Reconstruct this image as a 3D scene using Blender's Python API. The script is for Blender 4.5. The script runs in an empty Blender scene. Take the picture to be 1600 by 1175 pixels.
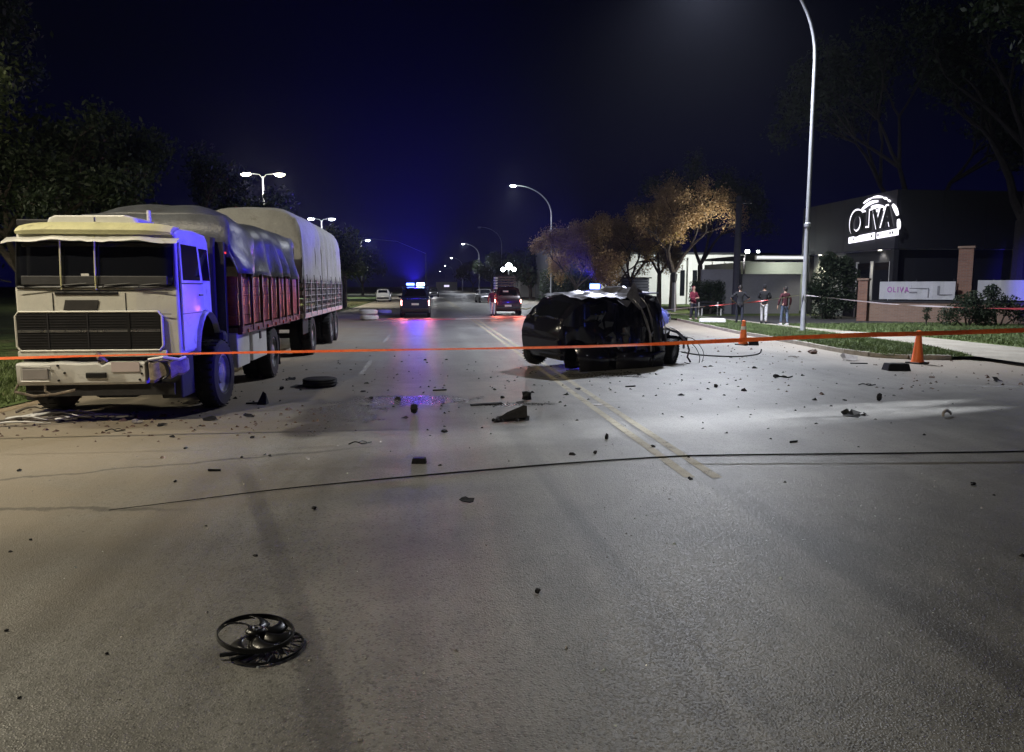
import bpy, math, random
import numpy as np
from mathutils import Vector, Matrix, noise

# ---------------------------------------------------------------- camera, world, exposure
S = bpy.context.scene
COL = S.collection
F, CX, CY, CAMH = 1180.0, 800.0, 587.5, 1.85
PITCH = math.atan(140.5 / F)
YAW = math.atan(135 / F * math.cos(PITCH))
cd = bpy.data.cameras.new('camera')
cam = bpy.data.objects.new('camera', cd)
COL.objects.link(cam)
cam.location = (0, 0, CAMH)
cam.rotation_euler = (math.pi / 2 - PITCH, 0, -YAW)
cd.sensor_width = 36
cd.lens = F / 1600 * 36
cd.clip_start = 0.05
cd.clip_end = 5000
S.camera = cam

W = bpy.data.worlds.new('World')
S.world = W
W.use_nodes = True
wn = W.node_tree
wn.nodes.clear()
wo = wn.nodes.new('ShaderNodeOutputWorld')
wb = wn.nodes.new('ShaderNodeBackground')
wtc = wn.nodes.new('ShaderNodeTexCoord')
wsep = wn.nodes.new('ShaderNodeSeparateXYZ')
wramp = wn.nodes.new('ShaderNodeValToRGB')
wn.links.new(wtc.outputs['Generated'], wsep.inputs[0])
wn.links.new(wsep.outputs['Z'], wramp.inputs[0])
wn.links.new(wramp.outputs[0], wb.inputs[0])
wn.links.new(wb.outputs[0], wo.inputs[0])
els = wramp.color_ramp.elements
els[0].position = 0.0; els[0].color = (0.0010, 0.0010, 0.0200, 1)
els[1].position = 0.45; els[1].color = (0.0004, 0.0005, 0.0020, 1)
e = els.new(0.12); e.color = (0.0005, 0.0006, 0.0085, 1)
e = els.new(0.26); e.color = (0.0003, 0.0005, 0.0030, 1)
wb.inputs[1].default_value = 1.0

S.view_settings.view_transform = 'Standard'
S.view_settings.look = 'None'
S.view_settings.exposure = 0.0
S.view_settings.gamma = 1.0
S.render.engine = 'CYCLES'
S.cycles.use_denoising = True
S.cycles.max_bounces = 5
S.cycles.volume_bounces = 0
S.cycles.sample_clamp_indirect = 3.0
S.cycles.sample_clamp_direct = 30.0
S.cycles.blur_glossy = 0.5
S.cycles.caustics_reflective = False
S.cycles.caustics_refractive = False

RND = random.Random(7)
HAZE = 0.0002

# ---------------------------------------------------------------- placing things measured in the photograph
def ray(px, py):
    x = (px - CX) / F; y = -(py - CY) / F
    fy = math.cos(PITCH) + y * math.sin(PITCH); fz = -math.sin(PITCH) + y * math.cos(PITCH)
    return (x * math.cos(YAW) + fy * math.sin(YAW), -x * math.sin(YAW) + fy * math.cos(YAW), fz)
def at(px, py, z=0.0):
    r = ray(px, py); t = (z - CAMH) / r[2]
    return Vector((r[0] * t, r[1] * t, z))
def atY(px, py, Y):
    r = ray(px, py); t = Y / r[1]
    return Vector((r[0] * t, Y, CAMH + r[2] * t))

# ---------------------------------------------------------------- materials
def newmat(name):
    m = bpy.data.materials.new(name); m.use_nodes = True
    t = m.node_tree; t.nodes.clear()
    o = t.nodes.new('ShaderNodeOutputMaterial')
    return m, t, o
class NT:
    def __init__(s, t): s.t = t
    def n(s, k, **kw):
        a = s.t.nodes.new(k)
        for q, v in kw.items(): setattr(a, q, v)
        return a
    def l(s, a, b): s.t.links.new(a, b)
    def put(s, sock, v):
        if isinstance(v, (int, float, tuple)): sock.default_value = v
        else: s.l(v, sock)
    def m(s, op, a, b=None, c=None, clamp=False):
        k = s.n('ShaderNodeMath', operation=op); k.use_clamp = clamp
        s.put(k.inputs[0], a)
        if b is not None: s.put(k.inputs[1], b)
        if c is not None: s.put(k.inputs[2], c)
        return k.outputs[0]
    def noise(s, vec, scale, detail=4, rough=0.55, dist=0.0):
        k = s.n('ShaderNodeTexNoise'); k.inputs['Scale'].default_value = scale
        k.inputs['Detail'].default_value = detail; k.inputs['Roughness'].default_value = rough
        k.inputs['Distortion'].default_value = dist
        s.l(vec, k.inputs['Vector']); return k.outputs['Fac']
    def vor(s, vec, scale, feature='F1'):
        k = s.n('ShaderNodeTexVoronoi', feature=feature); k.inputs['Scale'].default_value = scale
        s.l(vec, k.inputs['Vector']); return k
    def ss(s, v, a, b):
        k = s.n('ShaderNodeMapRange', interpolation_type='SMOOTHSTEP')
        s.put(k.inputs['Value'], v)
        if a <= b:
            k.inputs['From Min'].default_value = a; k.inputs['From Max'].default_value = b
        else:
            k.inputs['From Min'].default_value = b; k.inputs['From Max'].default_value = a
            k.inputs['To Min'].default_value = 1; k.inputs['To Max'].default_value = 0
        return k.outputs[0]
    def mix(s, f, a, b, mode='MIX'):
        k = s.n('ShaderNodeMix', data_type='RGBA', blend_type=mode)
        s.put(k.inputs[0], f)
        for i, v in ((6, a), (7, b)):
            s.put(k.inputs[i], (*v, 1) if isinstance(v, tuple) and len(v) == 3 else v)
        return k.outputs[2]
    def bsdf(s, out, col, rough=0.6, metal=0.0, normal=None, spec=None, coat=0.0):
        b = s.n('ShaderNodeBsdfPrincipled')
        s.put(b.inputs['Base Color'], (*col, 1) if isinstance(col, tuple) and len(col) == 3 else col)
        s.put(b.inputs['Roughness'], rough); s.put(b.inputs['Metallic'], metal)
        if spec is not None: s.put(b.inputs['Specular IOR Level'], spec)
        if coat: b.inputs['Coat Weight'].default_value = coat; b.inputs['Coat Roughness'].default_value = 0.08
        if normal is not None: s.l(normal, b.inputs['Normal'])
        s.l(b.outputs[0], out.inputs[0]); return b
    def bump(s, h, strength=0.3, dist=0.01):
        k = s.n('ShaderNodeBump'); k.inputs['Strength'].default_value = strength
        k.inputs['Distance'].default_value = dist; s.put(k.inputs['Height'], h); return k.outputs[0]

_mats = {}
def mat(name, col, rough=0.6, metal=0.0, var=0.25, scale=6.0, bump=0.15, bdist=0.01, dirt=None, dirtamt=0.0, spec=None, coat=0.0, dscale=2.5):
    """plain surface with mottled colour, fine relief and optional blotches of dirt"""
    if name in _mats: return _mats[name]
    m, t, o = newmat(name); n = NT(t)
    tc = n.n('ShaderNodeTexCoord').outputs['Object']
    a = n.noise(tc, scale, 5); a2 = n.noise(tc, scale * 9, 3)
    f = n.m('ADD', n.m('MULTIPLY', a, 0.7), n.m('MULTIPLY', a2, 0.3))
    lo = tuple(c * (1 - var) for c in col); hi = tuple(min(1, c * (1 + var)) for c in col)
    c = n.mix(n.ss(f, 0.3, 0.7), lo, hi)
    if dirt is not None:
        d = n.ss(n.noise(tc, dscale, 6, 0.7, 0.6), 0.62 - 0.25 * dirtamt, 0.78 - 0.2 * dirtamt)
        c = n.mix(n.m('MULTIPLY', d, min(1, 0.5 + dirtamt * 0.5)), c, dirt)
    r = n.m('ADD', rough - 0.08, n.m('MULTIPLY', f, 0.16), clamp=True)
    n.bsdf(o, c, r, metal, n.bump(f, bump, bdist) if bump else None, spec, coat)
    _mats[name] = m; return m
def glow(name, col, strength):
    if name in _mats: return _mats[name]
    m, t, o = newmat(name); n = NT(t)
    e = n.n('ShaderNodeEmission'); e.inputs[0].default_value = (*col, 1); e.inputs[1].default_value = strength
    n.l(e.outputs[0], o.inputs[0]); _mats[name] = m; return m

M_steel = mat('painted_steel_grey', (0.27, 0.28, 0.30), 0.45, 0.3, 0.12, 3)
M_black = mat('black_plastic', (0.007, 0.007, 0.008), 0.45, 0, 0.4, 14, 0.2)
M_rubber = mat('tyre_rubber', (0.005, 0.005, 0.006), 0.8, 0, 0.3, 10, 0.3)
M_rubber_grey = mat('dusty_tyre_wall', (0.085, 0.082, 0.08), 0.85, 0, 0.3, 8, 0.3)
M_glass = mat('dark_glass', (0.008, 0.009, 0.012), 0.07, 0, 0.1, 3, 0.0, spec=0.6)
M_rim = mat('wheel_steel', (0.25, 0.25, 0.26), 0.45, 0.5, 0.3, 8)
M_chrome = mat('dull_chrome', (0.55, 0.55, 0.56), 0.28, 0.9, 0.15, 8)
M_red_lamp = glow('lit_tail_lamp', (1.0, 0.34, 0.30), 60)
M_head_lamp = glow('lit_head_lamp', (0.95, 0.95, 1.0), 60)
M_blue_lamp = glow('lit_blue_beacon', (0.08, 0.14, 1.0), 14)
M_blue_core = glow('lit_beacon_core', (0.45, 0.75, 1.0), 22)
M_white_lamp = glow('lit_street_lamp_lens', (0.92, 0.95, 1.0), 120)
M_warm_lamp = glow('lit_warm_lamp_lens', (1.0, 0.90, 0.62), 90)

# ---------------------------------------------------------------- object helpers
def tag(o, label=None, cat=None, group=None, kind=None):
    if label: o['label'] = label
    if cat: o['category'] = cat
    if group: o['group'] = group
    if kind: o['kind'] = kind
    return o
def thing(name, label, cat, loc=(0, 0, 0), rz=0.0, group=None, parent=None):
    o = bpy.data.objects.new(name, None); COL.objects.link(o)
    o.location = loc; o.rotation_euler = (0, 0, rz); o.empty_display_size = 0.2
    return tag(o, label, cat, group)
def mesh_obj(name, me, m=None, parent=None, loc=None):
    o = bpy.data.objects.new(name, me); COL.objects.link(o)
    if m is not None and not me.materials: me.materials.append(m)
    if parent is not None: o.parent = parent
    if loc is not None: o.location = loc
    return o
def copy_thing(root, loc, rz=0.0, label=None, scale=None):
    def rec(o, par):
        c = o.copy(); COL.objects.link(c); c.parent = par
        for ch in list(o.children): rec(ch, c)
        return c
    r = rec(root, None); r.location = loc; r.rotation_euler = (0, 0, rz)
    if label: r['label'] = label
    if scale: r.scale = scale
    return r
class MB:
    def __init__(s): s.v = []; s.f = []
    def add(s, vs, fs):
        b = len(s.v); s.v += [tuple(v) for v in vs]; s.f += [tuple(i + b for i in f) for f in fs]; return s
    def box(s, c, d, rz=0.0, rx=0.0, ry=0.0, taper=1.0):
        x, y, z = d[0] / 2, d[1] / 2, d[2] / 2
        vs = [Vector((sx * x * (taper if sz > 0 else 1), sy * y * (taper if sz > 0 else 1), sz * z)) for sz in (-1, 1) for sx, sy in ((-1, -1), (1, -1), (1, 1), (-1, 1))]
        R = Matrix.Rotation(rz, 3, 'Z') @ Matrix.Rotation(ry, 3, 'Y') @ Matrix.Rotation(rx, 3, 'X')
        vs = [R @ v + Vector(c) for v in vs]
        return s.add(vs, [(0, 3, 2, 1), (4, 5, 6, 7), (0, 1, 5, 4), (1, 2, 6, 5), (2, 3, 7, 6), (3, 0, 4, 7)])
    def tube(s, pts, r, n=6, cap=True):
        pts = [Vector(p) for p in pts]; rs = r if isinstance(r, (list, tuple)) else [r] * len(pts)
        rings = []; up = Vector((0, 0, 1)); px = None
        for i, p in enumerate(pts):
            d = (pts[min(i + 1, len(pts) - 1)] - pts[max(i - 1, 0)])
            if d.length < 1e-9: d = Vector((0, 0, 1))
            d.normalize()
            if px is None:
                px = d.cross(up) if abs(d.z) < 0.95 else d.cross(Vector((1, 0, 0)))
            px = (px - d * px.dot(d))
            if px.length < 1e-6: px = d.orthogonal()
            px.normalize(); py = d.cross(px)
            rings.append([p + (px * math.cos(2 * math.pi * k / n) + py * math.sin(2 * math.pi * k / n)) * rs[i] for k in range(n)])
        vs = [v for r_ in rings for v in r_]; fs = []
        for i in range(len(rings) - 1):
            for k in range(n):
                a = i * n + k; b = i * n + (k + 1) % n
                fs.append((a, b, b + n, a + n))
        if cap:
            fs.append(tuple(reversed(range(n)))); fs.append(tuple(range((len(rings) - 1) * n, len(rings) * n)))
        return s.add(vs, fs)
    def lathe(s, prof, n=24, axis='z', c=(0, 0, 0)):
        vs = []; C = Vector(c)
        for (r, h) in prof:
            for k in range(n):
                a = 2 * math.pi * k / n; u, w = r * math.cos(a), r * math.sin(a)
                p = {'z': (u, w, h), 'x': (h, u, w), 'y': (w, h, u)}[axis]
                vs.append(C + Vector(p))
        fs = []
        for i in range(len(prof) - 1):
            for k in range(n):
                a = i * n + k; b = i * n + (k + 1) % n
                fs.append((a, b, b + n, a + n))
        return s.add(vs, fs)
    def loft(s, rings, closed=True, cap=True):
        n = len(rings[0]); vs = [v for r in rings for v in r]; fs = []
        for i in range(len(rings) - 1):
            for k in range(n if closed else n - 1):
                a = i * n + k; b = i * n + (k + 1) % n
                fs.append((a, b, b + n, a + n))
        if cap and closed:
            fs.append(tuple(reversed(range(n)))); fs.append(tuple(range((len(rings) - 1) * n, len(rings) * n)))
        return s.add(vs, fs)
    def grid(s, rows):
        n = len(rows[0]); vs = [v for r in rows for v in r]
        return s.add(vs, [(i * n + k, i * n + k + 1, (i + 1) * n + k + 1, (i + 1) * n + k) for i in range(len(rows) - 1) for k in range(n - 1)])
    def prism(s, pts, z0, z1):
        n = len(pts)
        return s.add([(x, y, z0) for x, y in pts] + [(x, y, z1) for x, y in pts],
                     [tuple(reversed(range(n))), tuple(range(n, 2 * n))] + [(k, (k + 1) % n, n + (k + 1) % n, n + k) for k in range(n)])
    def warp(s, fn): s.v = [tuple(fn(Vector(v))) for v in s.v]; return s
    def build(s, name, m, parent=None, loc=None, smooth=False, bevel=0.0, sub=0, solid=0.0):
        me = bpy.data.meshes.new(name); me.from_pydata(s.v, [], s.f); me.validate(); me.update()
        if smooth:
            for p in me.polygons: p.use_smooth = True
            me.update()
            try: me.set_sharp_from_angle(angle=math.radians(38))
            except Exception: pass
        o = mesh_obj(name, me, m, parent, loc)
        if solid: q = o.modifiers.new('solid', 'SOLIDIFY'); q.thickness = solid; q.offset = 0
        if bevel:
            b = o.modifiers.new('bevel', 'BEVEL'); b.width = bevel; b.segments = 2; b.limit_method = 'ANGLE'; b.angle_limit = math.radians(40)
        if sub: b = o.modifiers.new('sub', 'SUBSURF'); b.levels = sub; b.render_levels = sub
        return o
def box(name, c, d, m, parent=None, bevel=0.0, **k): return MB().box(c, d, **k).build(name, m, parent, bevel=bevel)
def np_mesh(name, V, Q):
    me = bpy.data.meshes.new(name); nv, nq = len(V), len(Q); k = Q.shape[1]
    me.vertices.add(nv); me.vertices.foreach_set('co', V.astype(np.float32).ravel())
    me.loops.add(nq * k); me.loops.foreach_set('vertex_index', Q.astype(np.int32).ravel())
    me.polygons.add(nq); me.polygons.foreach_set('loop_start', np.arange(0, nq * k, k, dtype=np.int32))
    me.update(calc_edges=True); me.validate(); return me
def light(name, kind, loc, power, col=(1, 1, 1), radius=0.15, parent=None, target=None, size=None, blend=0.3):
    d = bpy.data.lights.new(name, kind); d.energy = power; d.color = col
    d.shadow_soft_size = radius
    if kind == 'SPOT': d.spot_size = math.radians(size or 160); d.spot_blend = blend
    o = bpy.data.objects.new(name, d); COL.objects.link(o); o.location = loc
    if parent is not None: o.parent = parent
    if target is not None:
        o.rotation_euler = (Vector(target) - Vector(loc)).to_track_quat('-Z', 'Y').to_euler()
    return o
def sheet(name, pts, z, m, kind='structure'):
    me = bpy.data.meshes.new(name); me.from_pydata([(x, y, z) for x, y in pts], [], [tuple(range(len(pts)))]); me.update()
    o = mesh_obj(name, me, m); o['kind'] = kind; return o

# ================================================================ GROUND
def asphalt_material():
    m, t, o = newmat('asphalt'); n = NT(t)
    P = n.n('ShaderNodeNewGeometry').outputs['Position']
    sep = n.n('ShaderNodeSeparateXYZ'); n.l(P, sep.inputs[0]); X, Y = sep.outputs[0], sep.outputs[1]
    big = n.noise(P, 0.35, 4, 0.6, 0.5); mid = n.noise(P, 2.2, 5, 0.65); fine = n.noise(P, 26, 4, 0.7); grit = n.noise(P, 170, 2, 0.6)
    st = n.n('ShaderNodeMapping'); st.inputs['Scale'].default_value = (1.6, 0.10, 1); n.l(P, st.inputs[0])
    streak = n.noise(st.outputs[0], 1.6, 5, 0.6)
    vo = n.vor(P, 75); stone = vo.outputs['Distance']
    base = n.m('ADD', n.m('MULTIPLY', big, 0.42), n.m('ADD', n.m('MULTIPLY', mid, 0.22), n.m('ADD', n.m('MULTIPLY', streak, 0.25), n.m('MULTIPLY', fine, 0.15))))
    c = n.mix(n.ss(base, 0.38, 0.64), (0.078, 0.078, 0.074), (0.200, 0.199, 0.190))
    # aggregate
    sc = n.n('ShaderNodeSeparateColor'); n.l(vo.outputs['Color'], sc.inputs[0])
    pick = n.ss(sc.outputs[0], 0.80, 0.97)
    c = n.mix(n.m('MULTIPLY', n.m('MULTIPLY', pick, .6), n.ss(stone, 0.6, 0.2)), c, (0.26, 0.25, 0.235))
    c = n.mix(n.m('MULTIPLY', n.ss(sc.outputs[1], 0.72, 0.95), 0.6), c, (0.035, 0.034, 0.033))
    # dust and sand drifted over the left side, the shoulder and the right edge
    wob = n.m('MULTIPLY', n.m('SUBTRACT', big, 0.5), 5.0)
    xl = n.m('ADD', X, n.m('ADD', wob, n.m('MULTIPLY', n.m('SUBTRACT', mid, 0.5), 1.6)))
    dl = n.m('MULTIPLY', n.ss(xl, -0.6, -4.2), n.ss(Y, 2.0, 8.0))
    c = n.mix(n.m('MULTIPLY', dl, 0.85), c, (0.27, 0.225, 0.165))
    dr = n.m('MULTIPLY', n.ss(n.m('ADD', X, n.m('MULTIPLY', wob, 0.5)), 8.2, 12.5), n.ss(Y, 11.0, 16.0))
    c = n.mix(n.m('MULTIPLY', dr, 0.8), c, (0.28, 0.235, 0.18))
    dm = n.m('MULTIPLY', n.ss(n.m('ABSOLUTE', n.m('SUBTRACT', Y, n.m('ADD', 13.6, n.m('MULTIPLY', wob, 0.5)))), 2.2, 0.3), n.ss(n.m('ABSOLUTE', X), 9.0, 2.0))
    c = n.mix(n.m('MULTIPLY', dm, n.m('MULTIPLY', n.ss(mid, 0.35, 0.7), 0.30)), c, (0.24, 0.205, 0.17))
    # skid marks and wheel tracks, dark bands of rubber
    def band(cx_expr, w, y0, y1, amt, col=(0.032, 0.031, 0.031)):
        nonlocal c
        d = n.m('ABSOLUTE', n.m('SUBTRACT', X, cx_expr))
        d = n.m('ADD', d, n.m('MULTIPLY', n.m('SUBTRACT', fine, 0.5), 0.12))
        f = n.m('MULTIPLY', n.ss(d, w, w * 0.35), n.m('MULTIPLY', n.ss(Y, y0 - 0.4, y0 + 0.8), n.ss(Y, y1 + 0.8, y1 - 0.6)))
        c = n.mix(n.m('MULTIPLY', f, n.m('MULTIPLY', n.ss(streak, 0.2, 0.65), amt)), c, col)
    def quad(a, b, k):   # x = a + b*y + k*y^2
        return n.m('ADD', a, n.m('ADD', n.m('MULTIPLY', Y, b), n.m('MULTIPLY', n.m('MULTIPLY', Y, Y), k)))
    band(quad(0.32, -0.22, -0.008), 0.12, 1.2, 7.6, 0.52)
    band(quad(1.15, 0.03, -0.004), 0.12, 1.0, 9.8, 0.38)
    band(quad(1.75, -0.12, 0.004), 0.07, 1.0, 8.0, 0.4)
    band(quad(-2.6, 0.25, -0.01), 0.06, 1.0, 8.0, 0.14)
    band(quad(2.85, -0.02, 0.0), 0.20, 1.0, 7.4, 0.6)
    band(quad(-2.1, 0.0, 0.0), 0.16, 1.0, 8.4, 0.22)
    band(quad(4.6, -0.05, 0.0), 0.5, 1.0, 40.0, 0.30)
    band(quad(0.9, 0.0, 0.0), 0.45, 18.0, 130.0, 0.25)
    # tar-sealed cracks running across the road
    def crack(y0, sl, x0, x1, w):
        nonlocal c
        yy = n.m('ADD', y0, n.m('ADD', n.m('MULTIPLY', X, sl), n.m('MULTIPLY', n.m('SUBTRACT', mid, 0.5), 0.35)))
        d = n.m('ABSOLUTE', n.m('SUBTRACT', Y, yy))
        f = n.m('MULTIPLY', n.ss(d, w, w * 0.3), n.m('MULTIPLY', n.ss(X, x0 - 0.4, x0 + 0.3), n.ss(X, x1 + 0.5, x1 - 0.3)))
        c = n.mix(n.m('MULTIPLY', f, 0.55), c, (0.03, 0.029, 0.028))
    crack(8.95, 0.33, -6.0, -0.8, 0.05); crack(6.2, -0.10, -6.0, -2.2, 0.06); crack(11.6, 0.05, -2.6, 3.0, 0.04)
    # spilt fluid near the truck and under the wreck
    wet = None
    for (sx, sy, sw, sh) in ((-1.25, 11.2, 0.75, 1.5), (-0.35, 12.3, 1.5, 0.75), (-1.5, 9.9, 0.35, 0.7), (3.6, 15.4, 1.3, 0.7), (1.3, 11.7, 0.7, 0.25)):
        dx = n.m('DIVIDE', n.m('SUBTRACT', X, sx), sw); dy = n.m('DIVIDE', n.m('SUBTRACT', Y, sy), sh)
        r = n.m('SQRT', n.m('ADD', n.m('MULTIPLY', dx, dx), n.m('MULTIPLY', dy, dy)))
        r = n.m('ADD', r, n.m('MULTIPLY', n.m('SUBTRACT', mid, 0.5), 2.0))
        f = n.ss(r, 1.1, 0.55); wet = f if wet is None else n.m('MAXIMUM', wet, f)
    c = n.mix(n.m('MULTIPLY', wet, 0.5), c, (0.028, 0.027, 0.029))
    rough = n.m('ADD', 0.27, n.m('MULTIPLY', fine, 0.26))
    rough = n.m('ADD', rough, n.m('MULTIPLY', n.m('MAXIMUM', dl, dr), 0.2))
    rough = n.m('SUBTRACT', rough, n.m('MULTIPLY', wet, 0.14), clamp=True)
    h = n.m('ADD', n.m('MULTIPLY', grit, 0.4), n.m('ADD', n.m('MULTIPLY', fine, 0.7), n.m('MULTIPLY', n.ss(stone, 0.0, 0.6), -0.5)))
    nb = n.bump(h, 0.42, 0.010)
    n.bsdf(o, c, rough, 0.0, nb, 0.75)
    return m
M_asphalt = asphalt_material()
def ground_mat(name, ca, cb, sc=3.0, rough=0.95, bump=0.6, bdist=0.03, third=None):
    m, t, o = newmat(name); n = NT(t)
    P = n.n('ShaderNodeNewGeometry').outputs['Position']
    a = n.noise(P, sc, 6, 0.65); b = n.noise(P, sc * 14, 4, 0.7)
    f = n.m('ADD', n.m('MULTIPLY', a, 0.6), n.m('MULTIPLY', b, 0.4))
    c = n.mix(n.ss(f, 0.36, 0.64), ca, cb)
    if third: c = n.mix(n.ss(n.noise(P, sc * 0.3, 5, 0.7), 0.52, 0.68), c, third)
    n.bsdf(o, c, rough, 0, n.bump(f, bump, bdist), 0.3); return m
M_grass = ground_mat('grass_soil', (0.045, 0.075, 0.018), (0.10, 0.14, 0.04), 2.5, third=(0.13, 0.12, 0.06))
M_dirt = ground_mat('dry_dirt', (0.16, 0.12, 0.08), (0.30, 0.24, 0.165), 1.6)
M_concrete = ground_mat('path_concrete', (0.26, 0.24, 0.20), (0.38, 0.35, 0.29), 1.2, 0.85, 0.3, 0.01)
M_drive = ground_mat('driveway_tarmac', (0.035, 0.033, 0.036), (0.06, 0.056, 0.058), 1.5, 0.8, 0.4, 0.01)
M_kerb = ground_mat('kerb_concrete', (0.24, 0.22, 0.19), (0.36, 0.33, 0.28), 5, 0.85, 0.3, 0.01)
M_far = ground_mat('far_ground_soil', (0.03, 0.035, 0.02), (0.05, 0.05, 0.03), 0.2)

sheet('ground', [(-900, -60), (900, -60), (900, 1900), (-900, 1900)], -0.012, M_far)
sheet('road', [(-12, -40), (60, -40), (60, 17.2), (13.6, 17.2), (13.6, 60), (12.6, 400), (12.6, 1800), (-6.2, 1800), (-6.2, 40), (-12, 40)], 0.0, M_asphalt)
# grass verge right of the road with its kerb line
kerb_line = [(13.55, 60), (13.5, 39.5), (12.75, 33.5), (12.15, 28.5), (11.85, 23.4), (11.55, 20.2), (11.5, 19.0), (11.75, 18.2), (12.4, 17.75), (13.3, 17.6)]
vz = 0.09
verge_pts = kerb_line + [(13.75, 17.6), (14.75, 21), (15.35, 30), (15.35, 60)]
sheet('grass_verge', verge_pts, vz, M_grass)
sheet('path', [(13.4, 12.0), (17.0, 12.0), (17.0, 19.5), (17.2, 24.6), (16.2, 30), (16.0, 60), (15.35, 60), (15.35, 30), (14.75, 21), (13.75, 17.6)], vz + 0.006, M_concrete)
sheet('lawn', [(17.0, 12), (80, 12), (80, 33.8), (16.15, 33.8), (16.2, 30), (17.2, 24.6), (17.0, 19.5)], vz, M_grass)
sheet('driveway', [(16.05, 33.8), (80, 33.8), (80, 43), (16.0, 43)], vz + 0.004, M_drive)
sheet('lawn_far', [(16.0, 43), (80, 43), (80, 110), (15.4, 110), (15.4, 60), (16.0, 60)], vz, M_grass)
# left shoulder, verge and median
sheet('shoulder', [(-12, -40), (-12, 40), (-6.3, 40), (-5.9, 14.0), (-6.6, 9), (-8.2, 6.0), (-9.5, -40)], 0.004, M_dirt)
sheet('grass_verge_left', [(-70, -40), (-70, 130), (-6.6, 130), (-6.2, 44), (-7.2, 40), (-6.9, 20), (-6.3, 13), (-6.6, 11), (-9.0, 9.0), (-11.5, -40)], 0.02, M_grass)
# kerb stones along the verge: one piece per metre, each its own
def kerb_stone(pts, z0, z1, w, step, name):
    L = [0.0]
    for a, b in zip(pts, pts[1:]): L.append(L[-1] + math.hypot(b[0] - a[0], b[1] - a[1]))
    def P(s):
        for i in range(len(pts) - 1):
            if s <= L[i + 1]:
                f = (s - L[i]) / (L[i + 1] - L[i]); return Vector((pts[i][0] * (1 - f) + pts[i + 1][0] * f, pts[i][1] * (1 - f) + pts[i + 1][1] * f))
        return Vector(pts[-1])
    s = 0.0
    while s < L[-1] - 0.2:
        a, b = P(s + 0.012), P(min(s + step, L[-1]) - 0.012); d = b - a; ln = d.length
        c = (a + b) / 2
        mb = MB().box((0, 0, 0), (ln, w, z1 - z0))
        o = mb.build(name, M_kerb, None, (c.x, c.y, (z0 + z1) / 2 + RND.uniform(-.006, .006))); o.rotation_euler = (0, 0, math.atan2(d.y, d.x))
        o['kind'] = 'structure'
        s += step
kerb_stone(kerb_line[1:], -0.01, 0.115, 0.14, 1.0, 'kerb_stone')

# painted lines
def paint(name, col, wear):
    m, t, o = newmat(name); n = NT(t)
    P = n.n('ShaderNodeNewGeometry').outputs['Position']
    a = n.noise(P, 5, 6, 0.75); b = n.noise(P, 60, 3, 0.7)
    f = n.m('ADD', n.m('MULTIPLY', a, 0.6), n.m('MULTIPLY', b, 0.4))
    b1 = n.n('ShaderNodeBsdfPrincipled'); b1.inputs['Roughness'].default_value = 0.6
    n.l(n.mix(n.ss(f, 0.3, 0.7), tuple(x * 0.7 for x in col), col), b1.inputs['Base Color'])
    tr = n.n('ShaderNodeBsdfTransparent'); mx = n.n('ShaderNodeMixShader')
    n.l(n.ss(f, wear - 0.07, wear + 0.07), mx.inputs[0]); n.l(tr.outputs[0], mx.inputs[1]); n.l(b1.outputs[0], mx.inputs[2])
    n.l(mx.outputs[0], o.inputs[0]); return m
M_yel = paint('worn_yellow_paint', (0.36, 0.33, 0.24), 0.41)
M_whitepaint = paint('worn_white_paint', (0.42, 0.42, 0.42), 0.5)
for xo in (2.53, 2.79):
    segs = [(7.0 + RND.uniform(-.15, .15), 420)]
    for y0, y1 in segs:
        sheet('centre_line', [(xo - .055, y0), (xo + .055, y0), (xo + .055, y1), (xo - .055, y1)], 0.004, M_yel)
y = 16.0
while y < 150:
    sheet('lane_dash', [(-1.44, y), (-1.32, y), (-1.32, y + 3), (-1.44, y + 3)], 0.004, M_whitepaint); y += 9.5
sheet('edge_line', [(12.9, 60), (13.02, 60), (12.2, 400), (12.08, 400)], 0.004, M_whitepaint)
sheet('stop_line', [(9.8, 12.9), (14.5, 11.4), (14.5, 11.65), (9.8, 13.1)], 0.004, M_whitepaint)

# grass blades on the parts of the verge one can see
def grass_patch(name, poly, z, count, h, seed, m):
    rs = np.random.RandomState(seed); xs = [p[0] for p in poly]; ys = [p[1] for p in poly]
    pts = []
    while len(pts) < count:
        x = rs.uniform(min(xs), max(xs), 4000); yv = rs.uniform(min(ys), max(ys), 4000)
        ins = np.zeros(4000, bool); j = len(poly) - 1
        for i in range(len(poly)):
            xi, yi = poly[i]; xj, yj = poly[j]
            c = ((yi > yv) != (yj > yv)) & (x < (xj - xi) * (yv - yi) / ((yj - yi) if yj != yi else 1e-9) + xi)
            ins ^= c; j = i
        pts += list(zip(x[ins], yv[ins]))
    P = np.array(pts[:count]); a = rs.uniform(0, 6.28, count); hh = h * rs.uniform(.4, 1.3, count); w = 0.008 + 0.01 * rs.rand(count)
    lean = rs.normal(0, .5, (count, 2)) * hh[:, None]
    V = np.zeros((count, 3, 3)); V[:, :, 2] = z
    V[:, 0, 0] = P[:, 0] - np.cos(a) * w; V[:, 0, 1] = P[:, 1] - np.sin(a) * w
    V[:, 1, 0] = P[:, 0] + np.cos(a) * w; V[:, 1, 1] = P[:, 1] + np.sin(a) * w
    V[:, 2, 0] = P[:, 0] + lean[:, 0]; V[:, 2, 1] = P[:, 1] + lean[:, 1]; V[:, 2, 2] += hh
    o = mesh_obj(name, np_mesh(name, V.reshape(-1, 3), np.arange(count * 3).reshape(-1, 3)), m); o['kind'] = 'stuff'
    return o
M_blade = mat('grass_blade', (0.10, 0.14, 0.045), 0.7, 0, 0.5, 1.5, 0)
M_blade_dry = mat('dry_grass_blade', (0.16, 0.14, 0.07), 0.8, 0, 0.5, 1.5, 0)
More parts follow.
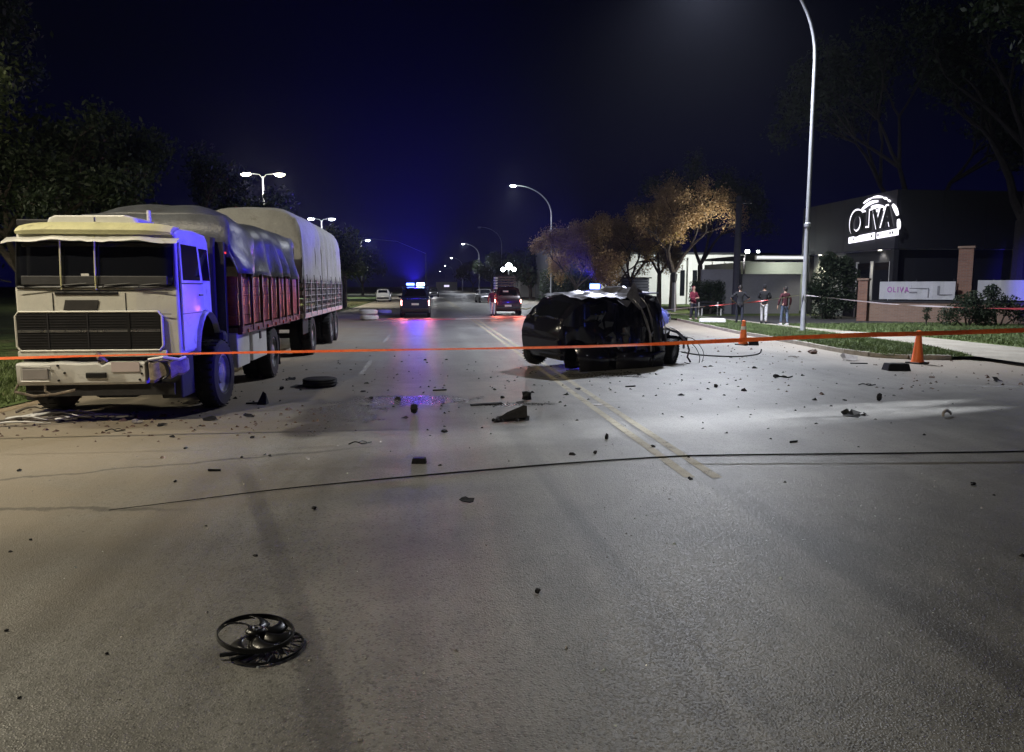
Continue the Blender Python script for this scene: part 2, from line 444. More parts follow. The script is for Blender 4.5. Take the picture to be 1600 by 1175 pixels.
grass_patch('grass', [p for p in verge_pts if p[1] < 45] + [(15.35, 45), (13.5, 45)], vz, 60000, 0.07, 1, M_blade)
tag(grass_patch('grass', [(17.1, 15), (30, 15), (30, 33.5), (16.3, 33.5), (16.3, 30), (17.3, 24.6)], vz, 60000, 0.09, 2, M_blade), 'rough mown lawn between the path and the brick wall', 'grass')
tag(grass_patch('grass', [(-6.6, 11), (-6.4, 14), (-7.0, 20), (-16, 20), (-16, 9.5), (-9, 9.2)], 0.02, 40000, 0.10, 3, M_blade), 'long grass on the verge beside the truck', 'grass')
tag(grass_patch('grass', [(-6.4, 44), (-6.5, 90), (-14, 90), (-14, 44)], 0.02, 20000, 0.12, 4, M_blade_dry), 'dry grass on the strip beyond the truck trailer', 'grass')
tag(bpy.data.objects['grass'], 'short green grass between kerb and path by the cones', 'grass')

# ================================================================ TREES
def leaf_mat(name, ca, cb):
    m, t, o = newmat(name); n = NT(t)
    P = n.n('ShaderNodeNewGeometry').outputs['Position']
    f = n.noise(P, 9, 2); g = n.noise(P, 0.8, 3)
    c = n.mix(n.ss(n.m('ADD', n.m('MULTIPLY', f, .6), n.m('MULTIPLY', g, .4)), 0.38, 0.62), ca, cb)
    b = n.n('ShaderNodeBsdfPrincipled'); b.inputs['Roughness'].default_value = 0.6; n.l(c, b.inputs['Base Color'])
    tr = n.n('ShaderNodeBsdfTranslucent'); n.l(c, tr.inputs[0])
    mx = n.n('ShaderNodeMixShader'); mx.inputs[0].default_value = 0.35
    n.l(b.outputs[0], mx.inputs[1]); n.l(tr.outputs[0], mx.inputs[2]); n.l(mx.outputs[0], o.inputs[0]); return m
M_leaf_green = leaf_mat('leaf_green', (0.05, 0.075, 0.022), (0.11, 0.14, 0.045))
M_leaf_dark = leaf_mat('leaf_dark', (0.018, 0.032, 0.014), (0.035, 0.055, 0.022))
M_leaf_aut = leaf_mat('leaf_autumn', (0.22, 0.145, 0.07), (0.44, 0.31, 0.15))
M_leaf_yel = leaf_mat('leaf_yellow', (0.30, 0.22, 0.03), (0.45, 0.36, 0.08))
M_bark = mat('bark', (0.06, 0.048, 0.04), 0.9, 0, 0.4, 9, 0.6, 0.03)
M_bark_dim = mat('bark_dim', (0.022, 0.019, 0.017), 0.9, 0, 0.4, 9, 0.6, 0.03)
M_bark_grey = mat('bark_grey', (0.13, 0.115, 0.10), 0.9, 0, 0.4, 9, 0.6, 0.03)

def leaves(name, centers, spread, per, size, m, parent, seed, flat=1.0):
    rs = np.random.RandomState(seed); C = np.array([tuple(c) for c in centers])
    sp = np.array(spread if hasattr(spread, '__len__') else [spread] * len(C))
    idx = np.repeat(np.arange(len(C)), per); N = len(idx)
    d = rs.normal(0, 1, (N, 3)); d /= np.linalg.norm(d, axis=1)[:, None]
    P = C[idx] + d * (rs.rand(N, 1) ** 0.5) * sp[idx][:, None] * np.array([1, 1, flat])
    u = rs.normal(0, 1, (N, 3)); u /= np.linalg.norm(u, axis=1)[:, None]
    w = np.cross(u, rs.normal(0, 1, (N, 3))); w /= np.linalg.norm(w, axis=1)[:, None] + 1e-9
    s = size * rs.uniform(.5, 1.3, (N, 1))
    V = np.stack([P - u * s, P - w * s * .45, P + u * s, P + w * s * .45], 1).reshape(-1, 3)
    me = np_mesh(name, V, np.arange(N * 4).reshape(-1, 4))
    o = mesh_obj(name, me, m, parent); o['kind'] = 'stuff'; return o
def grow(mb, p, d, length, r, depth, rs, tips, spread=0.6, droop=0.0, keep=0.7, nseg=3):
    pts = [p]; rr = [r]; q = p.copy(); dd = d.copy()
    for i in range(nseg):
        dd = (dd + Vector((rs.uniform(-.18, .18), rs.uniform(-.18, .18), rs.uniform(-.08, .12) - droop))).normalized()
        q = q + dd * length / nseg; pts.append(q.copy()); rr.append(r * (1 - 0.38 * (i + 1) / nseg))
    mb.tube(pts, rr, 7 if r > .06 else 4, cap=False)
    if depth == 0: tips.append(q); tips.append(pts[-2]); return
    if depth <= 2: tips.append(q)
    k = rs.choice((2, 3, 3)) if depth > 1 else 2
    for j in range(k):
        a = rs.uniform(0, 6.28); ax = dd.orthogonal().normalized(); ax.rotate(Matrix.Rotation(a + j * 6.28 / k, 3, dd))
        nd = (dd + ax * spread * rs.uniform(.6, 1.35)).normalized()
        grow(mb, q, nd, length * rs.uniform(.62, .85), r * 0.6, depth - 1, rs, tips, spread, droop, keep, nseg)
def tree(name, label, loc, trunk_h, first_len, r, depth, seed, leafm, barkm, per, size, cspread, spread=0.6, group=None, lean=(0, 0), droop=0.0, extra=None, sc=1.0):
    rs = random.Random(seed)
    t = thing(name, label, 'tree', loc, 0, group)
    mb = MB(); tips = []
    d = Vector((lean[0], lean[1], 1)).normalized(); top = d * trunk_h
    mb.tube([(0, 0, -0.1), (0, 0, .12), d * trunk_h * .5, top], [r * 1.55, r * 1.15, r * .95, r * .85], 9, cap=False)
    k = rs.choice((3, 4))
    for j in range(k):
        a = j * 6.28 / k + rs.uniform(-.4, .4)
        nd = Vector((math.cos(a) * spread * 1.1, math.sin(a) * spread * 1.1, 1)).normalized()
        grow(mb, top, nd, first_len * rs.uniform(.8, 1.15), r * .6, depth, rs, tips, spread, droop)
    mb.build('trunk', barkm, t, smooth=True)
    if per: leaves('crown', tips, [cspread * rs.uniform(.6, 1.3) for _ in tips], per, size, leafm, t, seed)
    if extra: leaves('yellow_leaves', [q for q in tips if q.z < extra[1]] or tips[:20], cspread, extra[0], size, extra[2], t, seed + 5)
    return t

# trees left of the truck
lt = 'dark leafy trees on the verge left of the truck'
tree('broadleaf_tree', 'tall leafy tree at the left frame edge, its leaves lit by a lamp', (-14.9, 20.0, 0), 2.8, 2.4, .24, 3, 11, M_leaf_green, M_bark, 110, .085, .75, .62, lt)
tree('broadleaf_tree', 'highest dark tree behind the lit one at the left edge', (-18.5, 27.0, 0), 4.4, 3.6, .32, 3, 12, M_leaf_dark, M_bark, 130, .12, 1.2, .5, lt)
tree('broadleaf_tree', 'rounded leafy tree above the left part of the truck cab', (-11.6, 23.5, 0), 2.2, 1.6, .2, 3, 13, M_leaf_dark, M_bark, 110, .085, .7, .6, lt)
tree('broadleaf_tree', 'smaller leafy tree above the cab roof and its white pod', (-10.6, 27.5, 0), 2.5, 1.65, .18, 3, 14, M_leaf_dark, M_bark, 110, .085, .65, .55, lt)
tree('broadleaf_tree', 'slim leafy tree rising behind the grey truck tarpaulin', (-9.6, 31.5, 0), 2.6, 1.6, .16, 3, 15, M_leaf_dark, M_bark, 90, .09, .65, .5, lt)
tree('broadleaf_tree', 'dark tree low at the left edge behind the cab', (-13.6, 31.0, 0), 1.7, 2.1, .2, 3, 16, M_leaf_dark, M_bark, 70, .14, 1.0, .8, lt)
# median trees beyond the trailer
p = at(556, 480)
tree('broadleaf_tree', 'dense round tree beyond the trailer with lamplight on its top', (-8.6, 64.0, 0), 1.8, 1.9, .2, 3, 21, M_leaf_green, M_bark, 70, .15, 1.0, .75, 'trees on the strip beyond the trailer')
tree('broadleaf_tree', 'low dense tree half hidden by the trailer tail', (-10.6, 60.0, 0), 1.6, 1.9, .2, 3, 22, M_leaf_dark, M_bark, 70, .16, 1.0, .8, 'trees on the strip beyond the trailer')
def palm(label, loc, h, seed):
    rs = random.Random(seed); t = thing('palm_tree', label, 'tree', loc)
    MB().tube([(0, 0, -.1), (.05, 0, h * .5), (0, 0, h)], [.22, .18, .2], 8).build('trunk', M_bark_grey, t, smooth=True)
    for k in range(22):
        a = k * 2.4; el = rs.uniform(-.2, 1.1); L = rs.uniform(1.7, 2.5); mb = MB()
        pts = []
        for i in range(8):
            f = i / 7; pts.append(Vector((math.cos(a) * L * f * math.cos(el * (1 - f * .3)), math.sin(a) * L * f * math.cos(el * (1 - f * .3)), h + math.sin(el) * L * f - 1.5 * f * f)))
        mb.tube(pts, .02, 3)
        for i in range(1, 7):
            for q in (0, .5):
                c = pts[i].lerp(pts[i + 1], q)
                for sgn in (-1, 1):
                    n_ = Vector((-math.sin(a), math.cos(a), 0)) * sgn
                    e = c + n_ * .34 + Vector((0, 0, -.42)) + (pts[i + 1] - pts[i]) * .6
                    mb.add([c - Vector((0, 0, .03)), c + Vector((0, 0, .04)), e], [(0, 1, 2)])
        mb.build('frond', M_leaf_green, t)
    return t
palm('drooping palm tree beside the dense tree beyond the trailer', (-6.9, 66.0, 0), 3.4, 3)

# autumn trees right
at_g = 'autumn trees on the lawn by the lit wall'
tree('autumn_tree', 'thicker autumn tree with forked trunk in front of the white wall', (17.8, 53.4, vz), 2.6, 2.1, .26, 4, 31, M_leaf_aut, M_bark, 60, .085, .68, .62, at_g, extra=(9, 5.2, M_leaf_yel))
tree('autumn_tree', 'slimmer autumn tree left of the forked one', (18.9, 60.2, vz), 2.7, 2.3, .2, 4, 32, M_leaf_aut, M_bark, 60, .09, .75, .6, at_g, extra=(12, 5.4, M_leaf_yel))
tree('autumn_tree', 'low wide russet tree behind the wrecked car roof', (14.9, 60.0, vz), 1.3, 2.0, .18, 4, 33, M_leaf_aut, M_bark, 75, .09, .72, .85, at_g)
tree('autumn_tree', 'furthest russet tree, right of the parked pickup with the roof load', (14.8, 74.0, vz), 1.6, 2.1, .18, 4, 34, M_leaf_aut, M_bark, 70, .10, .7, .8, at_g)
tree('autumn_tree', 'thin russet tree filling the gap left of the slimmer autumn tree', (17.4, 63.5, vz), 2.2, 2.2, .18, 4, 36, M_leaf_aut, M_bark, 60, .09, .75, .7, at_g)
tree('broadleaf_tree', 'grey green tree right of the forked autumn tree', (21.5, 58.0, vz), 3.4, 2.8, .22, 3, 35, M_leaf_dark, M_bark, 60, .12, .95, .55, at_g)
# far dark trees either side of the road
fg = 'dark trees far down the road'
for i, (x, yy, th, fl, lab) in enumerate(((15.5, 112, 1.4, 2.2, 'greenish bushy tree right behind the roof load of the dark pickup'), (17.5, 140, 2.0, 2.8, 'far dark tree below the second street lamp'),
        (16.5, 190, 2.2, 3.2, 'far dark tree left of the roof load'), (15.5, 250, 2.2, 3.2, 'furthest dark tree at the right roadside'),
        (-12, 110, 2, 2.6, 'far dark tree left of the blue beacon'), (-13, 160, 2.2, 3.2, 'furthest dark tree at the left roadside'))):
    tree('broadleaf_tree', lab, (x, yy, 0), th, fl, .25, 2, 40 + i, M_leaf_dark, M_bark, 90, .3, 1.5, .75, fg)
# large dark trees upper right, over the sign building
rg = 'large dim trees behind the brick wall'
tree('bare_tree', 'tall dim tree right of the lit sign, rising out of frame', (29.5, 35.0, vz), 5.0, 4.4, .4, 4, 51, M_leaf_dark, M_bark_dim, 40, .15, 1.1, .5, rg)
tree('bare_tree', 'nearest dim tree at the right frame edge', (27.5, 27.5, vz), 4.2, 4.2, .38, 4, 52, M_leaf_dark, M_bark_dim, 40, .14, 1.0, .5, rg)
tree('bare_tree', 'dim tree behind the brick wall left of the tall pillar', (27.3, 40.0, vz), 4.5, 3.6, .3, 4, 53, M_leaf_dark, M_bark_dim, 40, .14, .9, .5, rg)

def bush(name, label, loc, blobs, seed, m=M_leaf_dark, per=900, size=.07, cat='bush', group=None):
    t = thing(name, label, cat, loc, 0, group)
    mb = MB(); rs = random.Random(seed)
    for (x, y, z, r) in blobs: mb.tube([(x * .2, y * .2, -.05), (x * .6, y * .6, z * .5), (x, y, z)], [.04, .03, .012], 5)
    mb.build('stem', M_bark, t)
    leaves('foliage', [b[:3] for b in blobs], [b[3] for b in blobs], per, size, m, t, seed)
    return t

# ================================================================ STREET LAMPS
def lamp_head(t, x, y, z, ang, lens_m, ls=1.0):
    mb = MB(); rings = []
    for f, w, h in ((0, .05, .04), (.12, .12, .07), (.4, .15, .09), (.62, .13, .06), (.72, .05, .02)):
        rings.append([Vector((f, w * math.cos(a), h * math.sin(a) * (1 if math.sin(a) > 0 else .35))) for a in [k * 2 * math.pi / 12 for k in range(12)]])
    R = Matrix.Rotation(ang, 3, 'Z')
    mb.loft([[R @ v + Vector((x, y, z)) for v in r] for r in rings])
    h = mb.build('lamp_head', M_steel, t, smooth=True)
    lm = MB(); pr = [(0.001, -.20), (.09, -.18), (.15, -.11), (.17, -.035), (.001, -.035)]
    lm.lathe(pr, 12); lm.warp(lambda v: R @ Vector((v.x * 1.9 * ls + .36, v.y * ls, v.z * ls)) + Vector((x, y, z)))
    lm.build('lens', lens_m, h, smooth=True)
    return R @ Vector((.36, 0, -.22 * ls - .12)) + Vector((x, y, z))
def curved_lamp(label, X, Y, group, power, zbase=0.0, arm=4.6, H=9.4, lens=None, dirx=-1, radius=0.12, col=(.86, .9, 1.0), rise=3.15, cone=150):
    t = thing('street_lamp', label, 'street lamp', (X, Y, zbase), 0, group)
    MB().tube([(0, 0, 0), (0, 0, .02), (0, 0, 4.1)], [.115, .10, .09], 12).build('lower_pole', M_steel, t, smooth=True)
    MB().tube([(0, 0, 4.1), (0, 0, 6.6)], [.08, .075], 12).build('upper_pole', M_steel, t, smooth=True)
    MB().lathe([(.001, 4.04), (.125, 4.04), (.125, 4.16), (.085, 4.2)], 12).build('collar', M_steel, t)
    pts = [(0, 0, 6.6), (0, 0, H - .4)]
    for i in range(15):
        a = i / 14 * math.pi / 2 * .97
        pts.append((dirx * (arm - .7) * (1 - math.cos(a)), 0, H + rise * math.sin(a)))
    MB().tube(pts, [.075 - .035 * i / 16 for i in range(17)], 10).build('curved_arm', M_steel, t, smooth=True)
    MB().box((0, 0, .02), (.36, .36, .04)).build('base_plate', M_steel, t)
    ex, ez = pts[-1][0], pts[-1][2]
    b = lamp_head(t, ex, 0, ez, math.pi if dirx < 0 else 0, lens or M_white_lamp)
    if power: light('lamp_light', 'SPOT', b, power, col, radius, t, (b.x, b.y, b.z - 1), cone, 1.0)
    if power: light('lamp_glow', 'POINT', b, power * (.10 if Y > 60 else .02), col, radius, t)
    return t
rl = 'curved street lamps on the right of the road'
curved_lamp('nearest curved street lamp, rising from the grass verge out of the top', 14.7, 28.2, rl, 29000, vz, arm=5.0, H=10.25, rise=4.0, cone=142)
curved_lamp('second curved street lamp, above the russet trees', 13.6, 82.0, rl, 9000, 0, arm=4.7)
curved_lamp('third curved street lamp, left of the dark pickup roof load', 13.7, 195.0, rl, 9000, 0)
curved_lamp('fourth curved street lamp, small above the far road', 14.0, 292.0, rl, 6000, 0)
curved_lamp('fifth curved street lamp, tiny above the blue beacon glow', 14.4, 400.0, rl, 0, 0)
curved_lamp('furthest curved street lamp at the end of the road', 14.6, 560.0, rl, 0, 0)
curved_lamp('slim unlit street lamp between second and third', 14.0, 140.0, rl, 0, 0, lens=M_steel)
curved_lamp('curved street lamp out of view behind the camera at the right', 14.7, -24.0, rl, 2800, 0, cone=165)
def twin_lamp(label, X, Y, power, H=12.6, lens=None, col=(.9, .95, 1.0), aim=(0, 0), cone=165):
    t = thing('twin_street_lamp', label, 'street lamp', (X, Y, 0), 0, 'twin-headed street lamps on the left strip')
    MB().tube([(0, 0, 0), (0, 0, H * .5), (0, 0, H - .3)], [.13, .1, .07], 10).build('pole', M_steel, t, smooth=True)
    for s in (-1, 1):
        MB().tube([(0, 0, H - .5), (s * .3, 0, H - .12), (s * 1.25, 0, H)], .04, 8).build('arm', M_steel, t, smooth=True)
        b = lamp_head(t, s * 1.2, 0, H, 0 if s > 0 else math.pi, lens or M_white_lamp, 1.0 if H < 11.8 else 1.55)
        if power: light('lamp_light', 'SPOT', b, power, col, .12, t, (b.x + aim[0], b.y + aim[1], b.z - 1), cone, .7)
        if power: light('lamp_glow', 'POINT', b, power * (.12 if Y > 60 else .02), col, .12, t)
    return t
twin_lamp('twin-headed street lamp above the truck, largest of the three pairs', -15.1, 75.0, 8000, 12.4, M_warm_lamp, (1, .96, .82), cone=140)
twin_lamp('twin-headed street lamp above the trailer tail', -15.8, 121.0, 5500, 12.2)
twin_lamp('twin-headed street lamp mostly behind the round tree', -14.4, 176.0, 5000, 12.2)
twin_lamp('twin-headed street lamp out of view left of the camera', -9.2, 5.4, 2300, 10.5, M_warm_lamp, (1.0, .88, .66), (.35, .5), 135)
twin_lamp('twin-headed street lamp at the left edge beside the lit tree', -19.5, 14.5, 4200, 11.0, M_warm_lamp, (1.0, .92, .7))

# ================================================================ BUILDINGS
def brick_mat(name, ca, cb, mortar, sc=1.0):
    m, t, o = newmat(name); n = NT(t)
    tc = n.n('ShaderNodeTexCoord').outputs['Object']; sp = n.n('ShaderNodeSeparateXYZ'); n.l(tc, sp.inputs[0])
    cb_ = n.n('ShaderNodeCombineXYZ'); n.l(n.m('ADD', sp.outputs[0], sp.outputs[1]), cb_.inputs[0]); n.l(sp.outputs[2], cb_.inputs[1])
    b = n.n('ShaderNodeTexBrick'); n.l(cb_.outputs[0], b.inputs['Vector'])
    b.inputs['Color1'].default_value = (*ca, 1); b.inputs['Color2'].default_value = (*cb, 1); b.inputs['Mortar'].default_value = (*mortar, 1)
    b.inputs['Scale'].default_value = 1; b.inputs['Brick Width'].default_value = .25; b.inputs['Row Height'].default_value = .075; b.inputs['Mortar Size'].default_value = .008
    c = n.mix(n.m('MULTIPLY', n.noise(tc, 3, 4), .5), b.outputs[0], (0.16, 0.11, 0.09))
    n.bsdf(o, c, 0.9, 0, n.bump(n.m('MULTIPLY', b.outputs['Fac'], -1.0), .6, .01), .3); return m
M_brick = brick_mat('red_brick', (0.30, 0.15, 0.10), (0.22, 0.11, 0.08), (0.25, 0.22, 0.19))
M_brick_tan = brick_mat('tan_brick', (0.34, 0.22, 0.16), (0.28, 0.18, 0.13), (0.30, 0.26, 0.22))
M_plaster = mat('white_plaster', (0.72, 0.71, 0.68), 0.85, 0, .07, 1.2, .25)
M_plaster_grey = mat('grey_plaster', (0.20, 0.20, 0.23), 0.85, 0, .12, 1.0, .25)
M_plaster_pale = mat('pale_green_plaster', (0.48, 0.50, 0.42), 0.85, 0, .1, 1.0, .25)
M_panel = mat('dark_fascia_panel', (0.022, 0.023, 0.032), 0.6, 0.1, .12, .8, .1)
M_dark = mat('dark_paint', (0.018, 0.018, 0.022), 0.6, 0, .3, 3)
M_strip = glow('lit_fascia_strip', (0.95, 0.97, 1.0), 1.1)
M_flood = glow('lit_flood_lamp', (0.92, 1.0, 0.97), 160)
M_sign = glow('lit_sign_white', (0.93, 0.90, 1.0), 2.0)
M_down = glow('lit_down_lamp', (1.0, 0.93, 0.8), 9)
M_interior = mat('shop_shutter_white', (0.6, 0.6, 0.58), .7, 0, .1, 2)

# sign building
M_unlit_front = mat('unlit_front_dark', (.016, .017, .022), .7, 0, .12, .8, .1)  # near black colour stands for the front and wall lying unlit
t = thing('showroom_building', 'dark panelled building carrying the large lit sign', 'building', (24, 36.9, 0))
def bx(name, x0, x1, y0, y1, z0, z1, m, par, bev=0.0, off=(24, 36.9, 0)):
    return box(name, ((x0 + x1) / 2 - off[0], (y0 + y1) / 2 - off[1], (z0 + z1) / 2 - off[2]), (abs(x1 - x0), abs(y1 - y0), abs(z1 - z0)), m, par, bev)
bx('wall', 24.35, 44, 37.3, 47, 0, 3.75, M_unlit_front, t)
bx('lit_wall_patch', 24.3, 24.36, 42.0, 45.58, 0, 3.74, M_plaster_pale, t)  # paler slab puts the lamplit stretch of wall into the colour
bx('roof', 24.6, 44, 37.6, 47, 6.5, 6.7, M_dark, t)
for k in range(6):   # fascia panels on the face that looks at the road
    y0 = 36.9 + k * 1.62
    bx('fascia_panel', 24.0, 24.2, y0 + .008, y0 + 1.612, 3.78, 6.75, M_panel, t)
for k in range(8):
    bx('fascia_panel', 24.2 + k * 2.4 + .008, 24.2 + (k + 1) * 2.4 - .008, 36.9, 37.1, 3.78, 6.75, M_unlit_front, t)
bx('soffit', 24.2, 44, 37.1, 47, 3.75, 3.80, M_plaster, t)
bx('corner_column', 24.02, 24.3, 45.6, 46.3, 0, 3.76, M_dark, t)
bx('corner_column', 24.02, 24.3, 36.95, 37.25, 0, 3.76, M_dark, t)
f = bx('door', 24.25, 24.34, 39.3, 40.6, 0.1, 3.1, M_glass, t)
for y0 in (39.22, 40.6): bx('frame', 24.2, 24.34, y0, y0 + .08, 0.1, 3.2, M_plaster, f)
w_ = bx('window', 24.27, 24.34, 37.6, 39.0, 1.0, 3.1, M_glass, t)
bx('frame', 24.22, 24.34, 37.52, 37.6, 1.0, 3.15, M_plaster, w_)
for yy in (38.4, 44.6):
    MB().lathe([(.001, 3.735), (.09, 3.735), (.09, 3.752)], 12, c=(0.16, yy - 36.9, 0)).build('down_light', M_down, t)
light('down_light_lamp', 'SPOT', (24.0, 44.2, 3.7), 260, (1, .95, .75), .06, None, (24.4, 44.2, 0), 130, .6)
light('down_light_lamp', 'SPOT', (24.15, 38.4, 3.7), 60, (1, .93, .8), .06, None, (24.4, 38.4, 0), 120, .6)

# the lit sign
sg = thing('lit_sign', 'white backlit OLIVA sign with arches over dark letters', 'sign', (23.98, 38.75, 4.75))
def text_mesh(name, body, size, extrude, offset, m, parent, loc, rot, sc):
    cu = bpy.data.curves.new(name, 'FONT'); cu.body = body; cu.size = size; cu.extrude = extrude; cu.offset = offset
    tmp = bpy.data.objects.new(name, cu); COL.objects.link(tmp)
    me = bpy.data.meshes.new_from_object(tmp.evaluated_get(bpy.context.evaluated_depsgraph_get()))
    bpy.data.objects.remove(tmp); me.materials.clear()
    o = mesh_obj(name, me, m, parent, loc); o.rotation_euler = rot; o.scale = sc; return o
def letter(ch, s0, z0, size, m, depth, ext, off=0.0, parent=sg, rot=(math.pi / 2, 0, -math.pi / 2), sx=1.0):
    return text_mesh('letter', ch, size, ext, off, m, parent, (-depth, -s0, z0), rot, (sx, 1, 1))
x = -2.25
for ch, sz, adv, z in (('O', 1.9, 1.22, -.10), ('L', 1.45, .66, .06), ('I', 1.45, .38, .10), ('V', 1.45, .80, .14), ('A', 1.45, .8, .18)):
    letter(ch, x - .16, z + .07, sz, M_sign, .02, .015, .09, sx=.9)
    d = letter(ch, x, z, sz, M_dark, .08, .03, .06, sx=.9)
    x += adv
def arc(R, a0, a1, w):
    R *= .86; mb = MB(); k = max(3, int(abs(a1 - a0) / 5)); rows = []
    for i in range(k + 1):
        a = math.radians(a0 + (a1 - a0) * i / k); ww = w * (0.35 + 0.65 * math.sin(math.pi * (i / k * .8 + .1)))
        c, s_ = math.cos(a), math.sin(a)
        rows.append([(-.02, -(R - ww / 2) * c * 1.22, (R - ww / 2) * s_), (-.08, -(R - ww / 2) * c * 1.22, (R - ww / 2) * s_), (-.08, -(R + ww / 2) * c * 1.22, (R + ww / 2) * s_), (-.02, -(R + ww / 2) * c * 1.22, (R + ww / 2) * s_)])
    mb.loft(rows); mb.build('arch_segment', M_sign, sg)
for R, a0, a1, w in ((2.12, 118, 98, .09), (2.12, 95, 72, .13), (2.12, 69, 61, .12), (2.12, 58, 52, .10), (2.12, 44, 22, .20), (2.12, 15, -1, .20),
                     (1.85, 128, 82, .17), (1.55, 100, 34, .20), (1.28, 98, 72, .16)): arc(R, a0, a1, w)
# two lit word blocks under the letters; what they say cannot be read in the photograph
for s0, s1 in ((-2.3, .15), (.4, 2.2)):
    mb = MB()
    mb.add([(-.03, -s0, -.50 + .04 * (s0 + 2.3)), (-.03, -s1, -.50 + .04 * (s1 + 2.3)), (-.03, -s1, -.12 + .03 * (s1 + 2.3)), (-.03, -s0, -.16 + .03 * (s0 + 2.3)),
            (-.09, -s0, -.50 + .04 * (s0 + 2.3)), (-.09, -s1, -.50 + .04 * (s1 + 2.3)), (-.09, -s1, -.12 + .03 * (s1 + 2.3)), (-.09, -s0, -.16 + .03 * (s0 + 2.3))],
           [(0, 1, 2, 3), (4, 7, 6, 5), (0, 4, 5, 1), (1, 5, 6, 2), (2, 6, 7, 3), (3, 7, 4, 0)])
    wb_ = mb.build('word_block', M_sign, sg)
    q = s0 + .14
    while q < s1 - .15:
        box('stroke', (-.1, -q, -.31 + .035 * (q + 2.3)), (.015, .035 if RND.random() < .4 else .11, .035 if RND.random() < .5 else .13), M_dark, wb_); q += .21

# white lit building behind the autumn trees
t = thing('white_building', 'brightly lit white building behind the autumn trees', 'building', (20, 72, 0))
o_ = (20, 72, 0)
bx('wall', 19.6, 34.5, 72.3, 84, 0, 4.9, M_plaster, t, off=o_)
for k in range(8): bx('column', 24.2 + k * 1.25, 24.55 + k * 1.25, 71.9, 72.3, 0, 4.6, M_plaster, t, off=o_)
for k in range(6):
    g = bx('window', 24.75 + k * 1.25 + .05, 25.25 + k * 1.25, 72.24, 72.3, .9, 3.4, M_glass, t, off=o_)
bx('roof', 19.4, 34.7, 72.0, 84, 4.9, 5.1, M_dark, t, off=o_)
light('wall_flood_lamp', 'SPOT', (26.5, 62.5, 4.2), 5000, (.95, 1, .97), .15, None, (23.5, 72.5, 1.2), 105, .5)
# tan shed wall left of it, shuttered
t = thing('garden_shed', 'louvred dark shed left of the slim autumn tree', 'shed', (18.5, 66, 0))
for k in range(9): box('louvre', (0, 0, .25 + k * .27), (2.6, .06, .21), M_plaster_grey, t, rx=.3)
box('wall', (0, .6, 1.25), (2.5, 1.0, 2.5), M_dark, t); box('roof', (0, .5, 2.58), (2.9, 1.5, .1), M_dark, t)

# canopy building with white lit fascia
A = Vector((25.5, 50, 0))
t = thing('canopy_building', 'low pale building with a bright white fascia strip', 'building', (25.5, 50, 0)); o_ = (25.5, 50, 0)
bx('wall', 22.6, 31.0, 52, 60, 0, 3.55, M_plaster_pale, t, off=o_)
bx('fascia', 22.3, 30.6, 49.6, 49.85, 3.62, 3.92, M_plaster, t, off=o_)
bx('fascia_light', 22.35, 30.5, 49.55, 49.59, 3.70, 3.86, M_strip, t, off=o_)
bx('roof', 22.3, 31.0, 49.85, 60, 3.85, 4.0, M_dark, t, off=o_)
bx('air_conditioner', 27.0, 27.7, 51.7, 51.99, 2.6, 3.1, M_steel, t, off=o_)
bx('window', 29.2, 30.2, 51.93, 51.99, 1.2, 3.2, M_glass, t, off=o_)
light('canopy_lamp', 'SPOT', (25.0, 50.2, 3.7), 190, (.95, 1, .95), .2, None, (25.2, 52.2, 1.8), 150, .6)
light('canopy_lamp', 'SPOT', (28.0, 50.2, 3.7), 90, (.95, 1, .95), .2, None, (28.2, 52.2, 1.8), 150, .6)
# grey front wall
t = thing('grey_wall', 'plain grey garden wall behind the three bystanders', 'wall', (21, 46.6, 0)); o_ = (21, 46.6, 0)
bx('wall_panel', 20.0, 23.98, 46.6, 46.8, 0, 2.55, M_plaster_grey, t, off=o_)
bx('wall_panel', 17.4, 19.98, 46.6, 46.8, 0, 2.9, M_plaster_grey, t, off=o_)
bx('coping', 19.95, 23.98, 46.55, 46.85, 2.55, 2.62, M_plaster_grey, t, off=o_)
# flood lamps
fl = thing('flood_lamp', 'pair of dazzling floodlights at the corner of the pale building', 'floodlight', atY(1168, 393, 49.2))
for dx, s in ((0, .2), (.75, .13)):
    MB().box((dx, .08, .0), (s * 1.6, .12, s * 1.3)).build('housing', M_dark, fl)
    MB().box((dx, 0, 0), (s * 1.3, .03, s)).build('lens', M_flood, fl)
MB().tube([(0, .1, 0), (0, .35, -.2), (0, .5, -.45)], .03, 6).build('bracket', M_dark, fl)
MB().tube([(.0, .5, -.4), (.0, .5, -4.3)], .05, 8).build('pole', M_dark, fl)
light('flood_lamp_light', 'SPOT', tuple(atY(1168, 393, 49.2) + Vector((0, -.15, -.05))), 2600, (1, .95, .86), .1, None, (15, 54, 4), 150, .5)
M_farpost = mat('tarred_post', (.035, .035, .05), .8, 0, .2, 4, .3)
# utility pole and dark hedge by the grey wall
t = thing('utility_pole', 'thick dark pole standing left of the grey wall', 'pole', (19.1, 45.2, 0))
MB().tube([(0, 0, 0), (0, 0, 4), (0, 0, 7.3)], [.24, .21, .17], 12).build('shaft', M_farpost, t, smooth=True)
box('cross_arm', (0, -.2, 6.9), (1.4, .1, .1), M_dark, t)
hd = bush('hedge', 'clipped dark hedge between the pole and the person in red', (17.6, 46.0, vz), [(x * .35 - .9, (x % 2) * .25, z, .38) for x in range(6) for z in (.4, .9, 1.4, 1.8)], 61, per=260, size=.06, cat='hedge')
bench = thing('park_bench', 'dark slatted bench standing under the clipped hedge', 'bench', (17.0, 44.0, vz), .1)
for k in range(3): box('slat', (0, -.18 + k * .16, .45), (1.5, .11, .03), M_dark, bench)
for k in range(2): box('slat', (0, .26, .62 + k * .18), (1.5, .03, .11), M_dark, bench)
